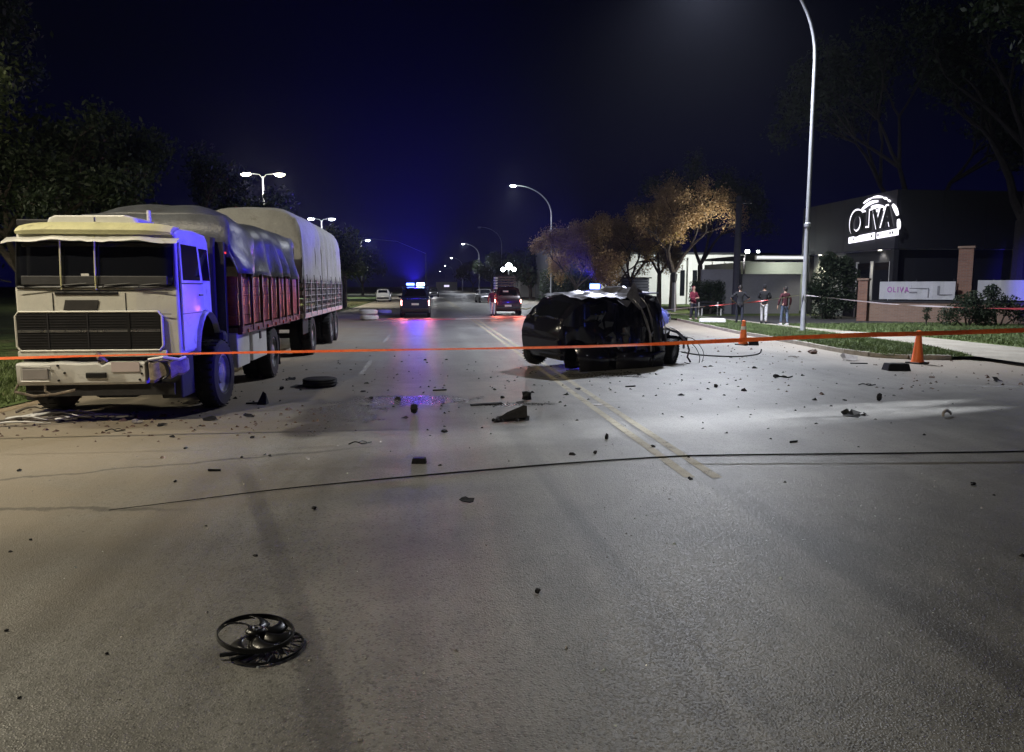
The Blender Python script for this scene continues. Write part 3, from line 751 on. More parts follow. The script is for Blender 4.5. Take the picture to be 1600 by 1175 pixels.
for s in (-1, 1):
    box('leg', (s * .62, -.18, .22), (.06, .06, .43), M_plaster, bench); box('leg', (s * .62, .24, .4), (.06, .05, .8), M_plaster, bench)
t = thing('garden_lantern', 'dark garden lantern post by the white wall behind the person in red', 'lantern', (16.9, 50.5, vz))
MB().tube([(0, 0, 0), (0, 0, 2.0)], [.16, .12], 8).build('post', M_plaster_grey, t)
MB().lathe([(.05, 2.0), (.18, 2.1), (.24, 2.55), (.05, 2.75)], 8).build('lantern_head', M_dark, t)

# brick wall with banners
A = at(1345, 504); B = at(1720, 514)
ang = math.atan2(B.y - A.y, B.x - A.x); Lw = (B - A).length
t = thing('brick_wall', 'low brick wall with plinth below the white banners', 'wall', (A.x, A.y, vz), ang)
box('wall', (Lw / 2, 0.15, .48), (Lw, .26, .96), M_brick_tan, t); box('coping', (Lw / 2, .15, 1.0), (Lw + .04, .36, .08), M_dark, t)
for k in range(int(Lw / 1.6)): MB().tube([(.8 + k * 1.6, .15, 1.04), (.8 + k * 1.6, .15, 2.1)], .025, 6).build('fence_post', M_dark, t)
def pillar(label, px, h, w, py=504):
    q = at(px, py); tt = thing('brick_pillar', label, 'pillar', (q.x, q.y - .1, vz), ang, 'brick pillars of the wall')
    box('shaft', (0, 0, h / 2), (w, w, h), M_brick, tt); box('cap', (0, 0, h + .05), (w + .1, w + .1, .1), M_brick_tan, tt)
pillar('short brick pillar at the left end of the wall beside the conifer', 1345, 2.05, .45)
pillar('tall brick pillar between the two banners', 1501, 3.55, .62, 507)
def banner(label, x0, x1, z0, z1):
    tt = thing('banner', label, 'banner', (A.x, A.y, 0), ang, 'white banners fixed above the brick wall')
    mb = MB(); n = 14
    mb.grid([[(x0 + (x1 - x0) * i / n, -.06 + .02 * math.sin(i * 1.7), z) for i in range(n + 1)] for z in (z0, (z0 + z1) / 2, z1)])
    mb.build('panel', M_banner, tt, solid=.01)
    return tt
M_banner = mat('banner_vinyl', (0.42, 0.42, 0.45), 0.45, 0, .06, 1.5, .1)
M_purple = mat('purple_print', (0.36, 0.12, 0.38), .6, 0, .1, 5, 0)
M_greyprint = mat('grey_print', (0.16, 0.16, 0.18), .6, 0, .1, 5, 0)
def wx(px):   # distance along the wall for a picture column
    best = min(range(0, int(Lw * 20)), key=lambda i: abs(_px(A + (B - A) * (i / (Lw * 20))) - px)); return best / 20
def _px(p):
    x = p.x * math.cos(YAW) - p.y * math.sin(YAW); f_ = p.x * math.sin(YAW) + p.y * math.cos(YAW); return CX + F * x / (f_ * math.cos(PITCH) + CAMH * math.sin(PITCH))
b1 = banner('white banner with purple lettering left of the tall brick pillar', wx(1371), wx(1489), 1.2, 2.07)
b2 = banner('blue lit white banner right of the tall brick pillar', wx(1524), wx(1700), 1.2, 2.12)
for k_, ch_ in enumerate('OLIVA'): text_mesh('print_letter', ch_, .38, .002, .008, M_purple, b1, (wx(1384) + (0, .26, .45, .56, .78)[k_], -.085, 1.55), (math.pi / 2, 0, 0), (.75, 1, 1))
for (xa, xb, za, zb) in ((wx(1418), wx(1448), 1.72, 1.76), (wx(1418), wx(1430), 1.5, 1.58), (wx(1446), wx(1449), 1.3, 1.76), (wx(1462), wx(1465), 1.45, 1.85), (wx(1462), wx(1486), 1.42, 1.46)):
    box('print_mark', ((xa + xb) / 2, -.085, (za + zb) / 2), (xb - xa, .004, zb - za), M_greyprint, b1)
# shrubs
bush('conifer', 'bushy dark conifer beside the short brick pillar', (21.4, 38.6, vz), [(.0, 0, .5, .9), (.2, 0, 1.2, .95), (-.1, .1, 1.9, .9), (.25, 0, 2.6, .75), (.0, 0, 3.1, .5), (.9, 0, 2.9, .5), (1.2, .1, 2.2, .7), (-.7, 0, 1.5, .5), (1.0, 0, 1.0, .7)], 71, per=900, size=.09)
q = at(1495, 512); bush('bush', 'dark shrub in front of the tall brick pillar', (q.x, q.y - .7, vz), [(-.9, 0, .5, .5), (-.3, 0, .9, .55), (.3, 0, .7, .6), (.8, 0, .4, .5), (.2, .1, 1.2, .4)], 72, per=700, size=.06)
q = at(1545, 512); bush('bush', 'dark shrub overlapping the blue lit banner', (q.x, q.y - .5, vz), [(-.8, 0, .5, .5), (-.2, 0, 1.0, .55), (.5, 0, .9, .5), (1.1, 0, .5, .5), (-.4, 0, 1.5, .35)], 73, per=700, size=.06)
q = at(1440, 510); bush('bush', 'small plant in front of the brick wall under the first banner', (q.x, q.y - .3, vz), [(0, 0, .35, .16), (0, 0, .7, .2)], 74, per=160, size=.05, cat='plant')
q = at(1420, 490); bush('bush', 'dark foliage mass behind the first banner', (q.x - 3.5, q.y - 2.5, vz), [(-.5 + i * .8, (i % 2) * .4, 1.5 + .6 * (i % 3), 1.0) for i in range(9)], 75, per=700, size=.11)

# far buildings
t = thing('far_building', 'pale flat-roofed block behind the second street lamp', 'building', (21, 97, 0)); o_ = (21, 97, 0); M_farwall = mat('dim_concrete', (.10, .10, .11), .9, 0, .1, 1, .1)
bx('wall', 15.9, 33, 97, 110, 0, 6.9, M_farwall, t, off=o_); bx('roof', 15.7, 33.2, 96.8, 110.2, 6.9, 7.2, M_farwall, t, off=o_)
bush('hedge', 'overgrown dark hedge below the pale flat-roofed block', (15.6, 90, 0), [(x * .7 - 1.4, 0, z, .95) for x in range(9) for z in (.8, 1.9, 3.0)], 77, per=260, size=.13, cat='hedge')
t = thing('far_shop', 'small lit shop behind the pickup roof load', 'building', (17, 130, 0)); o_ = (17, 130, 0)
bx('wall', 16.2, 24, 130, 140, 0, 4.2, M_plaster, t, off=o_); bx('roof', 16, 24.2, 129.7, 140.3, 4.2, 4.4, M_dark, t, off=o_)
for (a, b) in ((795, 416), (803, 421), (786, 421)):
    q = atY(a, b, 96.0) - Vector((17, 130, 0)); MB().lathe([(.001, -.03), (.42 if a == 795 else .26, 0), (.001, .03)], 12, 'y', q).build('flood_lens', M_flood, t)
q = atY(795, 424, 96.0) - Vector((17, 130, 0)); MB().tube([q + Vector((0, .2, 1)), (q.x, q.y + .2, 0)], .1, 8).build('mast', M_dark, t)
t = thing('far_kiosk', 'tiny lit front at the end of the road', 'building', (9, 330, 0)); box('wall', (0, 0, 1.8), (9, 4, 3.6), M_plaster, t); box('window', (0, -2.02, 1.9), (2.2, .03, .8), glow('lit_far_window', (.8, .75, 1), 1.2), t)
t = thing('overhead_wire', 'thin overhead wire running beyond the trailer', 'wire', (0, 0, 0))
MB().tube([atY(505, 368, 100), atY(560, 371, 112), atY(620, 377, 130), atY(665, 396, 190)], .04, 4).build('strand', M_steel, t)
t = thing('twin_wire_post', 'far wooden post carrying the thin wire', 'pole', (-1.5, 190, 0)); t.location = (atY(665, 396, 190).x, 190, 0)
MB().tube([(0, 0, 0), (0, 0, atY(665, 396, 190).z + .2)], .13, 8).build('shaft', M_dark, t)

# ================================================================ WHEELS
def wheel_mesh(r, w, rim_r, mt=None):
    """tyre lathed about x; rim and hub as second mesh. outer face towards +x"""
    ty = MB(); ty.lathe([(rim_r, -w / 2 + .02), (rim_r + .02, -w / 2), (r - .05, -w / 2), (r - .012, -w / 2 + .035), (r, -w / 4), (r, w / 4), (r - .012, w / 2 - .035), (r - .05, w / 2), (rim_r + .02, w / 2), (rim_r, w / 2 - .02)], 36, 'x')
    for k in range(30):
        a = k * 2 * math.pi / 30
        for s in (-1, 1):
            c = Vector((s * w * .27, math.cos(a) * (r + .001), math.sin(a) * (r + .001)))
            ty.box(c, (w * .36, .03 * r / .5, .012), rx=a - math.pi / 2)
    rm = MB(); rm.lathe([(rim_r, -w / 2 + .02), (rim_r, w / 2 - .02), (rim_r - .02, w / 2 - .015), (rim_r - .035, w / 2 - .06), (rim_r * .55, w / 2 - .09), (rim_r * .5, w / 2 - .04), (rim_r * .3, w / 2 - .02), (.001, w / 2 - .01)], 28, 'x')
    for k in range(6):
        a = k * math.pi / 3; rm.box((w / 2 - .045, math.cos(a) * rim_r * .4, math.sin(a) * rim_r * .4), (.03, .03, .03))
    return ty, rm
_wc = {}
def wheel(parent, loc, r, w, rim_r, side=1, rz=0.0, tyre=None, rimm=None, name='wheel', tilt=0.0):
    key = (r, w, rim_r)
    if key not in _wc:
        ty, rm = wheel_mesh(r, w, rim_r); _wc[key] = (ty, rm, {})
    ty, rm, d = _wc[key]; tyre = tyre or M_rubber; rimm = rimm or M_rim
    h = bpy.data.objects.new(name, None); COL.objects.link(h); h.parent = parent; h.location = loc; h.empty_display_size = .1
    h.rotation_euler = (0, tilt, rz + (0 if side > 0 else math.pi))
    for nm, mb, m in (('tyre', ty, tyre), ('rim', rm, rimm)):
        k2 = (nm, m.name)
        if k2 in d: mesh_obj(nm, d[k2], None, h)
        else:
            o = mb.build(nm, m, h, smooth=True); d[k2] = o.data
    return h

# ================================================================ TRUCK AND TRAILER
M_cream = mat('cab_cream_paint', (0.62, 0.61, 0.55), 0.42, 0, .08, 3, .15, dirt=(.20, .16, .11), dirtamt=.22, dscale=3)
M_yellowed = mat('yellowed_fairing', (0.60, 0.58, 0.33), 0.5, 0, .12, 3, .2, dirt=(.2, .16, .08), dirtamt=.3)
M_cabwhite = mat('cab_white_paint', (0.66, 0.66, 0.64), 0.3, 0, .06, 3, .1, dirt=(.14, .11, .09), dirtamt=.18, coat=.4, dscale=3)
M_rust = mat('scuffed_metal', (0.30, 0.25, 0.20), 0.7, .2, .4, 14, .4, dirt=(.05, .04, .035), dirtamt=.6)
M_chassis = mat('chassis_black', (0.02, 0.019, 0.02), 0.75, 0, .4, 10, .3)
M_redwood = mat('red_painted_boards', (0.26, 0.055, 0.04), 0.33, 0, .35, 7, .35, dirt=(.06, .03, .03), dirtamt=.3)
M_darkred = mat('dark_red_steel', (0.07, 0.014, 0.014), 0.45, .1, .3, 7, .2)
M_tarp_grey = mat('grey_tarpaulin', (0.085, 0.092, 0.105), 0.40, 0, .25, 4, .6, .03, dirt=(.04, .035, .03), dirtamt=.4)
M_tarp_pale = mat('pale_canvas_tarpaulin', (0.30, 0.30, 0.29), 0.75, 0, .14, 2.5, .5, .03, dirt=(.13, .12, .10), dirtamt=.3)
M_galv = mat('galvanised_bars', (0.36, 0.36, 0.37), .5, .3, .15, 8)
M_woodgrey = mat('weathered_boards', (0.16, 0.12, 0.10), .8, 0, .4, 8, .4)

TX, TY = -4.37, 10.7
tr = thing('truck', 'old cream cab truck with crumpled bumper and grey tarpaulin', 'truck', (TX, TY, 0))
hw = 1.04
prof = [(0.02, .90), (0.0, 1.45), (0.0, 1.80), (.06, 2.48), (.08, 2.58), (.28, 2.67), (1.0, 2.69), (1.55, 2.66), (1.65, 2.52), (1.65, 1.95), (1.65, 1.34),
        (1.60, 1.36), (1.50, 1.44), (1.30, 1.49), (1.08, 1.46), (.90, 1.36), (.76, 1.18), (.68, .92)]
mb = MB(); n = len(prof)
cols = [-hw, -hw * .97, -.5, 0, .5, hw * .97, hw]
mb.add([(x * (1 - .045 * max(0, z - 1.9)), y + .045 * (abs(x) / hw) ** 4 * (1 if y < .3 else 0), z - .04 * (abs(x) / hw) ** 3 * (1 if z > 2.6 else 0)) for x in cols for y, z in prof],
       [tuple(range(n)), tuple(reversed(range((len(cols) - 1) * n, len(cols) * n)))] + [(i * n + k, (i + 1) * n + k, (i + 1) * n + (k + 1) % n, i * n + (k + 1) % n) for i in range(len(cols) - 1) for k in range(n)])
cab = mb.build('cab', M_cream, tr, bevel=.05)
# windscreen with its two halves and divider strips
def quadp(name, pts, m, par, solid=.012, inset=None):
    mb = MB(); mb.add(pts, [tuple(range(len(pts)))]); return mb.build(name, m, par, solid=solid)
def wsy(z): return .06 * (z - 1.8) / .68
ws = MB(); rows = []
for z in (1.86, 2.0, 2.2, 2.36, 2.44):
    rows.append([(x, wsy(z) - .016 + .045 * (abs(x) / hw) ** 4, z) for x in [-.985 + i * 1.97 / 16 for i in range(17)]])
ws.grid(rows); wsc = ws.build('windscreen', M_glass, tr, smooth=True, solid=.01)
wf = MB()
wf.tube([(-1.0, .035, 1.835), (-.5, -.018, 1.835), (.5, -.018, 1.835), (1.0, .035, 1.835), (.985, .09, 2.46), (.5, .04, 2.475), (-.5, .04, 2.475), (-.985, .09, 2.46), (-1.0, .035, 1.835)], .018, 6)
wf.build('rubber_seal', M_black, wsc)
box('paper_note', (-.12, -.012, 1.99), (.10, .004, .05), M_plaster, wsc)
box('dash_reflection', (0, -.006, 1.925), (1.84, .03, .12), mat('dash_reflection_grey', (.045, .045, .048), .6), wsc, .01)  # grey strip on the opaque glass, the dash reflection put in as colour
for x in (-.41, .02): MB().tube([(x, -.045, 1.80), (x + .005, -.055, 2.0), (x + .005, -.02, 2.50)], .011, 6).build('stay_bar', M_yellowed, tr)
for x0, x1 in ((-.42, -.1), (.1, .45), (.55, .85)): MB().tube([(x0, -.05, 1.83), (x0 + .03, -.05, 1.86), (x1, -.045, 1.885)], .009, 5).build('wiper', M_black, tr)
# sun visor and yellowed fairing
rows = []
for i in range(25):
    x = -1.12 + i * 2.20 / 24; e = (abs(x) / 1.1) ** 3
    dz = .012 * math.sin(i * 1.1) - (.03 if i in (12, 13, 14) else 0)
    rows.append([Vector((x, .10, 2.52 - .03 * e)), Vector((x, -.06 + .07 * e, 2.50 - .05 * e + dz)), Vector((x, -.11 + .06 * e, 2.475 - .05 * e + dz)), Vector((x, -.12 + .06 * e, 2.45 - .05 * e + dz)), Vector((x, -.05 + .07 * e, 2.472 - .05 * e + dz)), Vector((x, .08, 2.49 - .03 * e))])
MB().loft(rows).build('sun_visor', M_cabwhite, tr, smooth=True)
rows = []
for i in range(21):
    x = -.98 + i * 1.96 / 20; e = (abs(x) / 1.0) ** 6
    rows.append([Vector((x, .16, 2.53)), Vector((x, .0 + .05 * e, 2.535)), Vector((x, -.03 + .06 * e, 2.59 - .03 * e)), Vector((x, .02 + .05 * e, 2.655 - .06 * e)), Vector((x, .16, 2.70 - .06 * e)), Vector((x, .4, 2.70 - .05 * e))])
MB().loft(rows).build('roof_fairing', M_yellowed, tr, smooth=True)
rp = MB().loft([[Vector((x * .58 * s1 - .12, .25 + y, 2.66 + z)) for x, z in ((-1, 0), (-.93, .10), (-.8, .135), (.8, .145), (1, .11), (1.12, 0))] for y, s1, z in ((0, .94, -.02), (.03, 1, 0), (.7, 1, .02), (.75, .95, -.02))])
rp.build('roof_pod', M_cabwhite, tr, bevel=.015)
MB().box((-.86, .55, 2.70), (.45, .5, .09)).build('roof_hatch', M_dark, tr, bevel=.015)
MB().tube([(0.0, .1, 2.7), (0, .1, 2.76)], .012, 6).build('marker_stub', M_chrome, tr)
MB().tube([(.42, .9, 2.66), (.42, .9, 2.93)], .03, 8).build('air_intake', M_cream, tr)
# nose: slot, badge, panel joints, grille
box('intake_slot', (-.12, -.004, 1.755), (.80, .02, .045), M_black, tr, .008)
MB().add([(-.42, -.012, 1.53), (.0, -.012, 1.53), (.03, -.012, 1.665), (-.39, -.012, 1.665)], [(0, 1, 2, 3)]).build('badge_plate', mat('dull_badge', (.035, .033, .032), .6), tr, solid=.012)
for x in (-.55, .37): box('panel_joint', (x, -.003, 1.62), (.008, .008, .28), M_black, tr)
box('panel_joint', (0, -.003, 1.475), (1.9, .008, .008), M_black, tr); box('panel_joint', (0, -.003, 1.79), (1.96, .008, .007), M_black, tr)
gr = MB().box((-.10, -.006, 1.25), (1.84, .03, .50)).build('grille', M_black, tr, bevel=.03)
fr = MB(); x0, x1, z0, z1 = -1.03 + .0, .83, .99, 1.51
fr.tube([(x0 + .05, -.02, z0), (x1 - .05, -.02, z0), (x1, -.02, z0 + .06), (x1, -.02, z1 - .06), (x1 - .05, -.02, z1), (x0 + .05, -.02, z1), (x0, -.01, z1 - .06), (x0, -.01, z0 + .06), (x0 + .05, -.02, z0)], .016, 6)
fr.build('grille_surround', M_cream, gr)
for zz in (1.245, 1.262): box('chrome_strip', (-.1, -.030, zz), (1.80, .010, .012), M_chrome, gr)
for zz in [1.03 + k * .036 for k in range(13)]:
    if abs(zz - 1.25) > .02: box('grille_slat', (-.1, -.024, zz), (1.78, .01, .012), M_dark, gr)
for xx in (-.62, -.12, .40): box('grille_divider', (xx, -.03, 1.25), (.035 if xx == .40 else .016, .012, .48), M_black if xx == .40 else M_dark, gr)
# lower cream panel and damaged bumper
box('lower_panel', (-.08, -.004, .945), (1.9, .03, .085), M_cream, tr, .01)
MB().tube([(.0, -.06, .95), (.03, -.09, .90), (.09, -.06, .86), (.0, -.07, .83)], [.04, .05, .035, .02], 6).build('bent_bracket', M_rust, tr)
bm = MB(); rows = []
for i in range(25):
    x = -1.02 + i * 1.62 / 24; w_ = noise.noise(Vector((x * 3, 2, 1))) * .02
    top = .84 + w_ - (.035 if .0 < x < .12 else 0)
    rows.append([Vector((x, .06, top)), Vector((x, -.085 + w_, top - .005)), Vector((x, -.11 + w_, top - .03)), Vector((x, -.10 + w_, .57)), Vector((x, -.07, .535)), Vector((x, .06, .54))])
bm.loft(rows); bp = bm.build('bumper', M_cabwhite, tr, smooth=True, bevel=.004)
box('slot', (-.02, -.115, .665), (.26, .03, .075), M_black, bp, .01)
box('number_plate', (.36, -.118, .775), (.36, .008, .13), mat('pinkish_plate', (.55, .47, .47), .6, 0, .05, 3, 0), bp)
hl = box('headlight', (-.78, -.115, .69), (.32, .03, .15), mat('headlight_grey', (.30, .28, .28), .4, .1, .1, 6, .1), tr, .01)
MB().tube([(-.96, -.13, .60), (-.6, -.14, .595), (-.58, -.135, .79), (-.95, -.125, .80), (-.96, -.13, .60)], .009, 5).build('headlight_frame', M_cabwhite, hl)
for x, z in ((-.42, .70), (-.5, .80), (-.5, .60), (.56, .78), (.56, .68), (.53, .60), (.20, .80)): MB().lathe([(.001, -.118), (.014, -.118), (.016, -.10)], 8, 'y', (x, 0, z)).build('bolt_hole', M_black, bp)
# torn right bumper end, wrapping round the corner
rows = []
for i in range(13):
    f = i / 12; a = f * math.pi * .5; x = .64 + .42 * math.sin(a); y = -.11 + .30 * (1 - math.cos(a)); w_ = noise.noise(Vector((f * 5, 1.3, 7))) * .05
    rows.append([Vector((x, y + .03, .86 + w_)), Vector((x + .03, y - .02 + w_, .845 + w_)), Vector((x + .04, y - .03 + w_, .62 + .08 * f + w_)), Vector((x, y + .05, .57 + .10 * f + w_))])
be = MB().loft(rows).build('bumper_end', M_rust, tr, smooth=True)
MB().lathe([(.001, -.125), (.09, -.13), (.12, -.15), (.13, -.11)], 16, 'y', (.80, .03, .72)).build('broken_lamp_hole', M_black, be)
MB().tube([(.66, -.13, .87), (.85, -.12, .90), (1.02, .0, .86), (1.06, .12, .88)], .022, 6).build('bent_strip', M_cabwhite, be)
hang = MB().tube([(-1.02, -.09, .55), (-1.05, -.12, .46), (-.8, -.14, .40), (-.55, -.12, .42), (-.3, -.1, .47)], .018, 6).build('hanging_trim', M_rust, tr)
MB().tube([(-.7, -.05, .53), (-.68, -.1, .46), (-.6, -.1, .41)], .015, 5).build('wire_end', M_rust, hang)
# side: door, window, handle, hinge lines, wheel arch flare
for s in (1, -1):
    X_ = lambda z: s * (hw * (1 - .045 * max(0, z - 1.9)) + .012)
    pts = [(.13, .96), (.13, 1.9), (.19, 2.50), (1.02, 2.50), (1.12, 1.9), (1.12, 1.50), (.90, 1.40), (.74, 1.22), (.66, .96)]
    dr = MB().add([(X_(z), y, z) for y, z in pts], [tuple(range(len(pts)))]).build('door', M_cabwhite, tr, solid=.02)
    wp = [(.20, 1.93), (.235, 2.42), (.94, 2.42), (.98, 1.93)]
    MB().add([(X_(z) + s * .013, y, z) for y, z in wp], [(0, 1, 2, 3)]).build('window', M_glass, dr, solid=.006)
    MB().tube([(X_(1.7) + s * .03, .86, 1.72), (X_(1.7) + s * .045, .93, 1.72), (X_(1.7) + s * .03, 1.02, 1.72)], .012, 6).build('handle', M_black, dr)
    MB().tube([(X_(1.9) + s * .01, .13, 1.885), (X_(1.9) + s * .01, 1.12, 1.885)], .008, 5).build('trim_line', M_black, dr)
    MB().tube([(X_(1.5) + s * .01, .13, 1.47), (X_(1.5) + s * .01, 1.05, 1.47)], .005, 5).build('crease', M_dark, dr)
    qp = [(1.10, 1.93), (1.07, 2.40), (1.50, 2.40), (1.52, 1.93)]
    MB().add([(X_(z), y, z) for y, z in qp], [(0, 1, 2, 3)]).build('quarter_window', M_glass, tr, solid=.012)
    fl_ = MB(); pts = []
    for k in range(11):
        a = math.radians(172 - k * 15.5); pts.append(Vector((s * (hw + .05), 1.28 + .60 * math.cos(a), .78 + .70 * math.sin(a))))
    fl_.loft([[p + Vector((-s * .10, 0, 0)), p + Vector((0, 0, 0)), p + Vector((s * .02, 0, -.02)), p + Vector((-s * .08, 0, -.03))] for p in pts])
    fl_.build('wheel_arch', M_cabwhite if s > 0 else M_black, tr, smooth=True)
    mb = MB(); mb.loft([[Vector((s * x, 1.28 + .55 * math.cos(a), .80 + .62 * math.sin(a))) for x in (.72, 1.03)] for a in [math.radians(178 - k * 17.8) for k in range(11)]], closed=False)
    mb.build('arch_liner', M_black, tr)
    MB().tube([(s * 1.06, .05, 2.3), (s * 1.22, -.02, 2.33), (s * 1.25, -.02, 1.95), (s * 1.08, .06, 1.9)], .01, 5).build('mirror_arm', M_black, tr) if s < 0 else None
# mechanical underside
box('chassis_rail', (-.42, 4.0, .86), (.12, 7.6, .22), M_chassis, tr); box('chassis_rail', (.42, 4.0, .86), (.12, 7.6, .22), M_chassis, tr)
box('engine_block', (0, .75, .92), (.95, 1.3, .75), M_chassis, tr, .08); box('radiator', (0, .12, .95), (1.2, .12, .6), M_chassis, tr)
MB().tube([(-.95, 1.28, .5), (-.5, 1.28, .42), (.5, 1.28, .42), (.95, 1.28, .5)], .06, 8).build('front_axle', M_chassis, tr)
MB().tube([(-1.1, 5.1, .52), (-.2, 5.1, .52), (0, 5.1, .52), (.2, 5.1, .52), (1.1, 5.1, .52)], [.08, .1, .22, .1, .08], 10).build('rear_axle', M_chassis, tr)
box('front_light_block', (0, -.02, .46), (1.9, .04, .16), M_chassis, tr)  # low valance added to keep lamplight out from under the cab
box('side_light_block', (.88, .36, .62), (.28, .55, .62), M_chassis, tr, .02); box('side_light_block', (-.88, .36, .62), (.28, .55, .62), M_chassis, tr, .02)  # added blocks behind the bumper that darken the ground below
box('mid_light_block', (0, .95, .50), (.6, 1.0, .45), M_chassis, tr, .06); box('corner_light_block', (.82, 2.0, .62), (.5, .35, .6), M_chassis, tr, .02)  # more added blocks stopping light between the wheels
box('rear_light_block', (0, 3.2, .62), (.9, 1.6, .6), M_chassis, tr, .08)  # block added between the rails so the underside stays dark
for s in (1, -1):
    wheel(tr, (s * 1.13, 1.28, .52), .52, .30, .30, s, -.06)
    wheel(tr, (s * 1.16, 5.1, .52), .52, .27, .30, s, tyre=M_rubber)
    wheel(tr, (s * .87, 5.1, .52), .52, .27, .30, s)
    box('mud_flap', (s * 1.03, 5.75, .5), (.5, .015, .6), M_black, tr)
# gap behind the cab
box('bulkhead', (.07, 2.0, 1.75), (2.2, .12, 1.6), M_chassis, tr)
MB().tube([(1.0, 1.85, .9), (1.0, 1.85, 2.45), (1.0, 1.9, 2.6)], .06, 8).build('exhaust_stack', M_chassis, tr)
box('marker_lamp', (1.10, 2.02, 2.38), (.18, .03, .03), glow('dim_red_marker', (1, .06, .08), 1.2), tr)
box('air_tank', (.95, 1.95, .95), (.45, .35, .4), M_chassis, tr, .08)
# white locker boxes under the bed
for (y0, y1, z0) in ((2.15, 3.0, .50), (3.25, 4.45, .52)):
    bb = box('side_locker', (1.16, (y0 + y1) / 2, (z0 + 1.08) / 2), (.24, y1 - y0, 1.08 - z0), M_plaster, tr, .02)
    if y0 > 3: box('latch', (1.29, (y0 + y1) / 2, .95), (.02, .10, .14), M_dark, bb)
def cargo_bed(root, y0, y1, hw_, xo, floor_z, top_z, postm, boardm, npost, nboard, bw, post_w=.07):
    box('bed_floor', (xo, (y0 + y1) / 2, floor_z - .06), (2 * hw_ - .02, y1 - y0, .10), M_woodgrey, root)
    for s in (1, -1):
        box('side_rail', (xo + s * (hw_ - .0), (y0 + y1) / 2, floor_z - .05), (.07, y1 - y0 + .04, .13), postm, root, .01)
        for k in range(nboard):
            z = floor_z + .03 + (k + .5) * (top_z - floor_z - .05) / nboard
            o = box('side_board', (xo + s * (hw_ - .035) + RND.uniform(-.003, .003), (y0 + y1) / 2, z), (.03, y1 - y0, bw), boardm, root)
        for k in range(npost):
            y = y0 + .04 + k * (y1 - y0 - .08) / (npost - 1)
            box('bed_post', (xo + s * (hw_ + .022), y, (floor_z + top_z) / 2 - .02), (.05, post_w, top_z - floor_z + .12), postm, root)
    for yy in (y0, y1):
        for k in range(nboard):
            z = floor_z + .03 + (k + .5) * (top_z - floor_z - .05) / nboard
            box('end_board', (xo, yy, z), (2 * hw_ - .09, .03, bw), boardm, root)
cargo_bed(tr, 2.2, 7.9, 1.25, .07, 1.17, 2.03, M_darkred, M_redwood, 8, 5, .155, .085)
for k in range(7):
    y = 2.6 + k * .8; MB().lathe([(.001, 0), (.03, .0), (.035, -.02)], 10, 'x', (1.375, y, 1.10)).build('side_reflector', mat('red_reflector', (.5, .03, .02), .2), tr)
def tarp(root, name, y0, y1, hw_, xo, z_side, z_eave, z_top, m, seed, wr=.045, hem=.10, taper=0.0, front_drop=None):
    ny, rows = 44, []
    for i in range(ny + 1):
        f = i / ny; y = y0 + (y1 - y0) * f; row = []
        endf = min(1, min(f, 1 - f) * ny / 2.5)
        zt = z_top - (1 - endf) * .16 + .06 * math.sin(f * 9 + seed) + .05 * noise.noise(Vector((f * 6, seed, 0)))
        ze = z_eave + .05 * math.sin(f * 12 + seed * 2)
        hem_z = z_side + hem * (noise.noise(Vector((y * 1.1, seed, 5))) + .35 * math.sin(y * 3.3 + seed))
        pts = []
        for s in (-1, 1):
            side = []
            for j in range(10):
                g = j / 9; z = hem_z + (ze - hem_z) * g
                x = hw_ + .035 - taper * g ** 1.5
                x += wr * noise.noise(Vector((y * 1.9, g * 1.2 + seed, s * 3))) + .6 * wr * math.sin(y * 5.2 + 2 * math.sin(g * 2 + y)) * (1 - .5 * g)
                if g > .75: x -= .10 * ((g - .75) / .25) ** 2
                side.append((s * x + xo, y, z))
            pts.append(side)
        top = []
        xe = pts[1][-1][0] - xo
        for j in range(1, 12):
            h = -1 + 2 * j / 12; z = pts[0][-1][2] + (zt - pts[0][-1][2]) * (1 - abs(h) ** 3.6) ** .8 - .035 * abs(math.sin(y * 3.3)) * (1 if wr > .04 else .35)
            z += .025 * noise.noise(Vector((h * 3, y * 1.6, seed)))
            top.append((h * xe + xo, y, z))
        rows.append([Vector(p) for p in pts[0] + top + pts[1][::-1]])
    mb = MB(); mb.loft(rows, closed=False)
    for r_, sgn in ((rows[0], -1), (rows[-1], 1)):   # end curtains
        n_ = len(r_); zc = min(p.z for p in r_) + (.25 if front_drop is None else front_drop)
        base = [Vector((p.x * .98 + xo * .02, p.y + sgn * (.02 + .03 * noise.noise(Vector((p.x * 4, seed, sgn)))), min(p.z, zc))) for p in r_]
        mid = [a.lerp(b, .5) + Vector((0, sgn * .03 * noise.noise(Vector((a.x * 5, 1, seed))), 0)) for a, b in zip(r_, base)]
        mb.loft([r_, mid, base], closed=False)
    return mb.build(name, m, root, smooth=True, solid=.008)
tp = tarp(tr, 'tarpaulin', 2.1, 8.0, 1.25, .07, 2.02, 2.92, 3.12, M_tarp_grey, 1.0, .15, .10, .12)
for k in range(6):
    y = 2.7 + k * .95; MB().tube([(1.37, y, 2.06), (1.40, y + .04, 1.7), (1.385, y, 1.15)], .006, 4).build('tie_rope', M_black, tp)
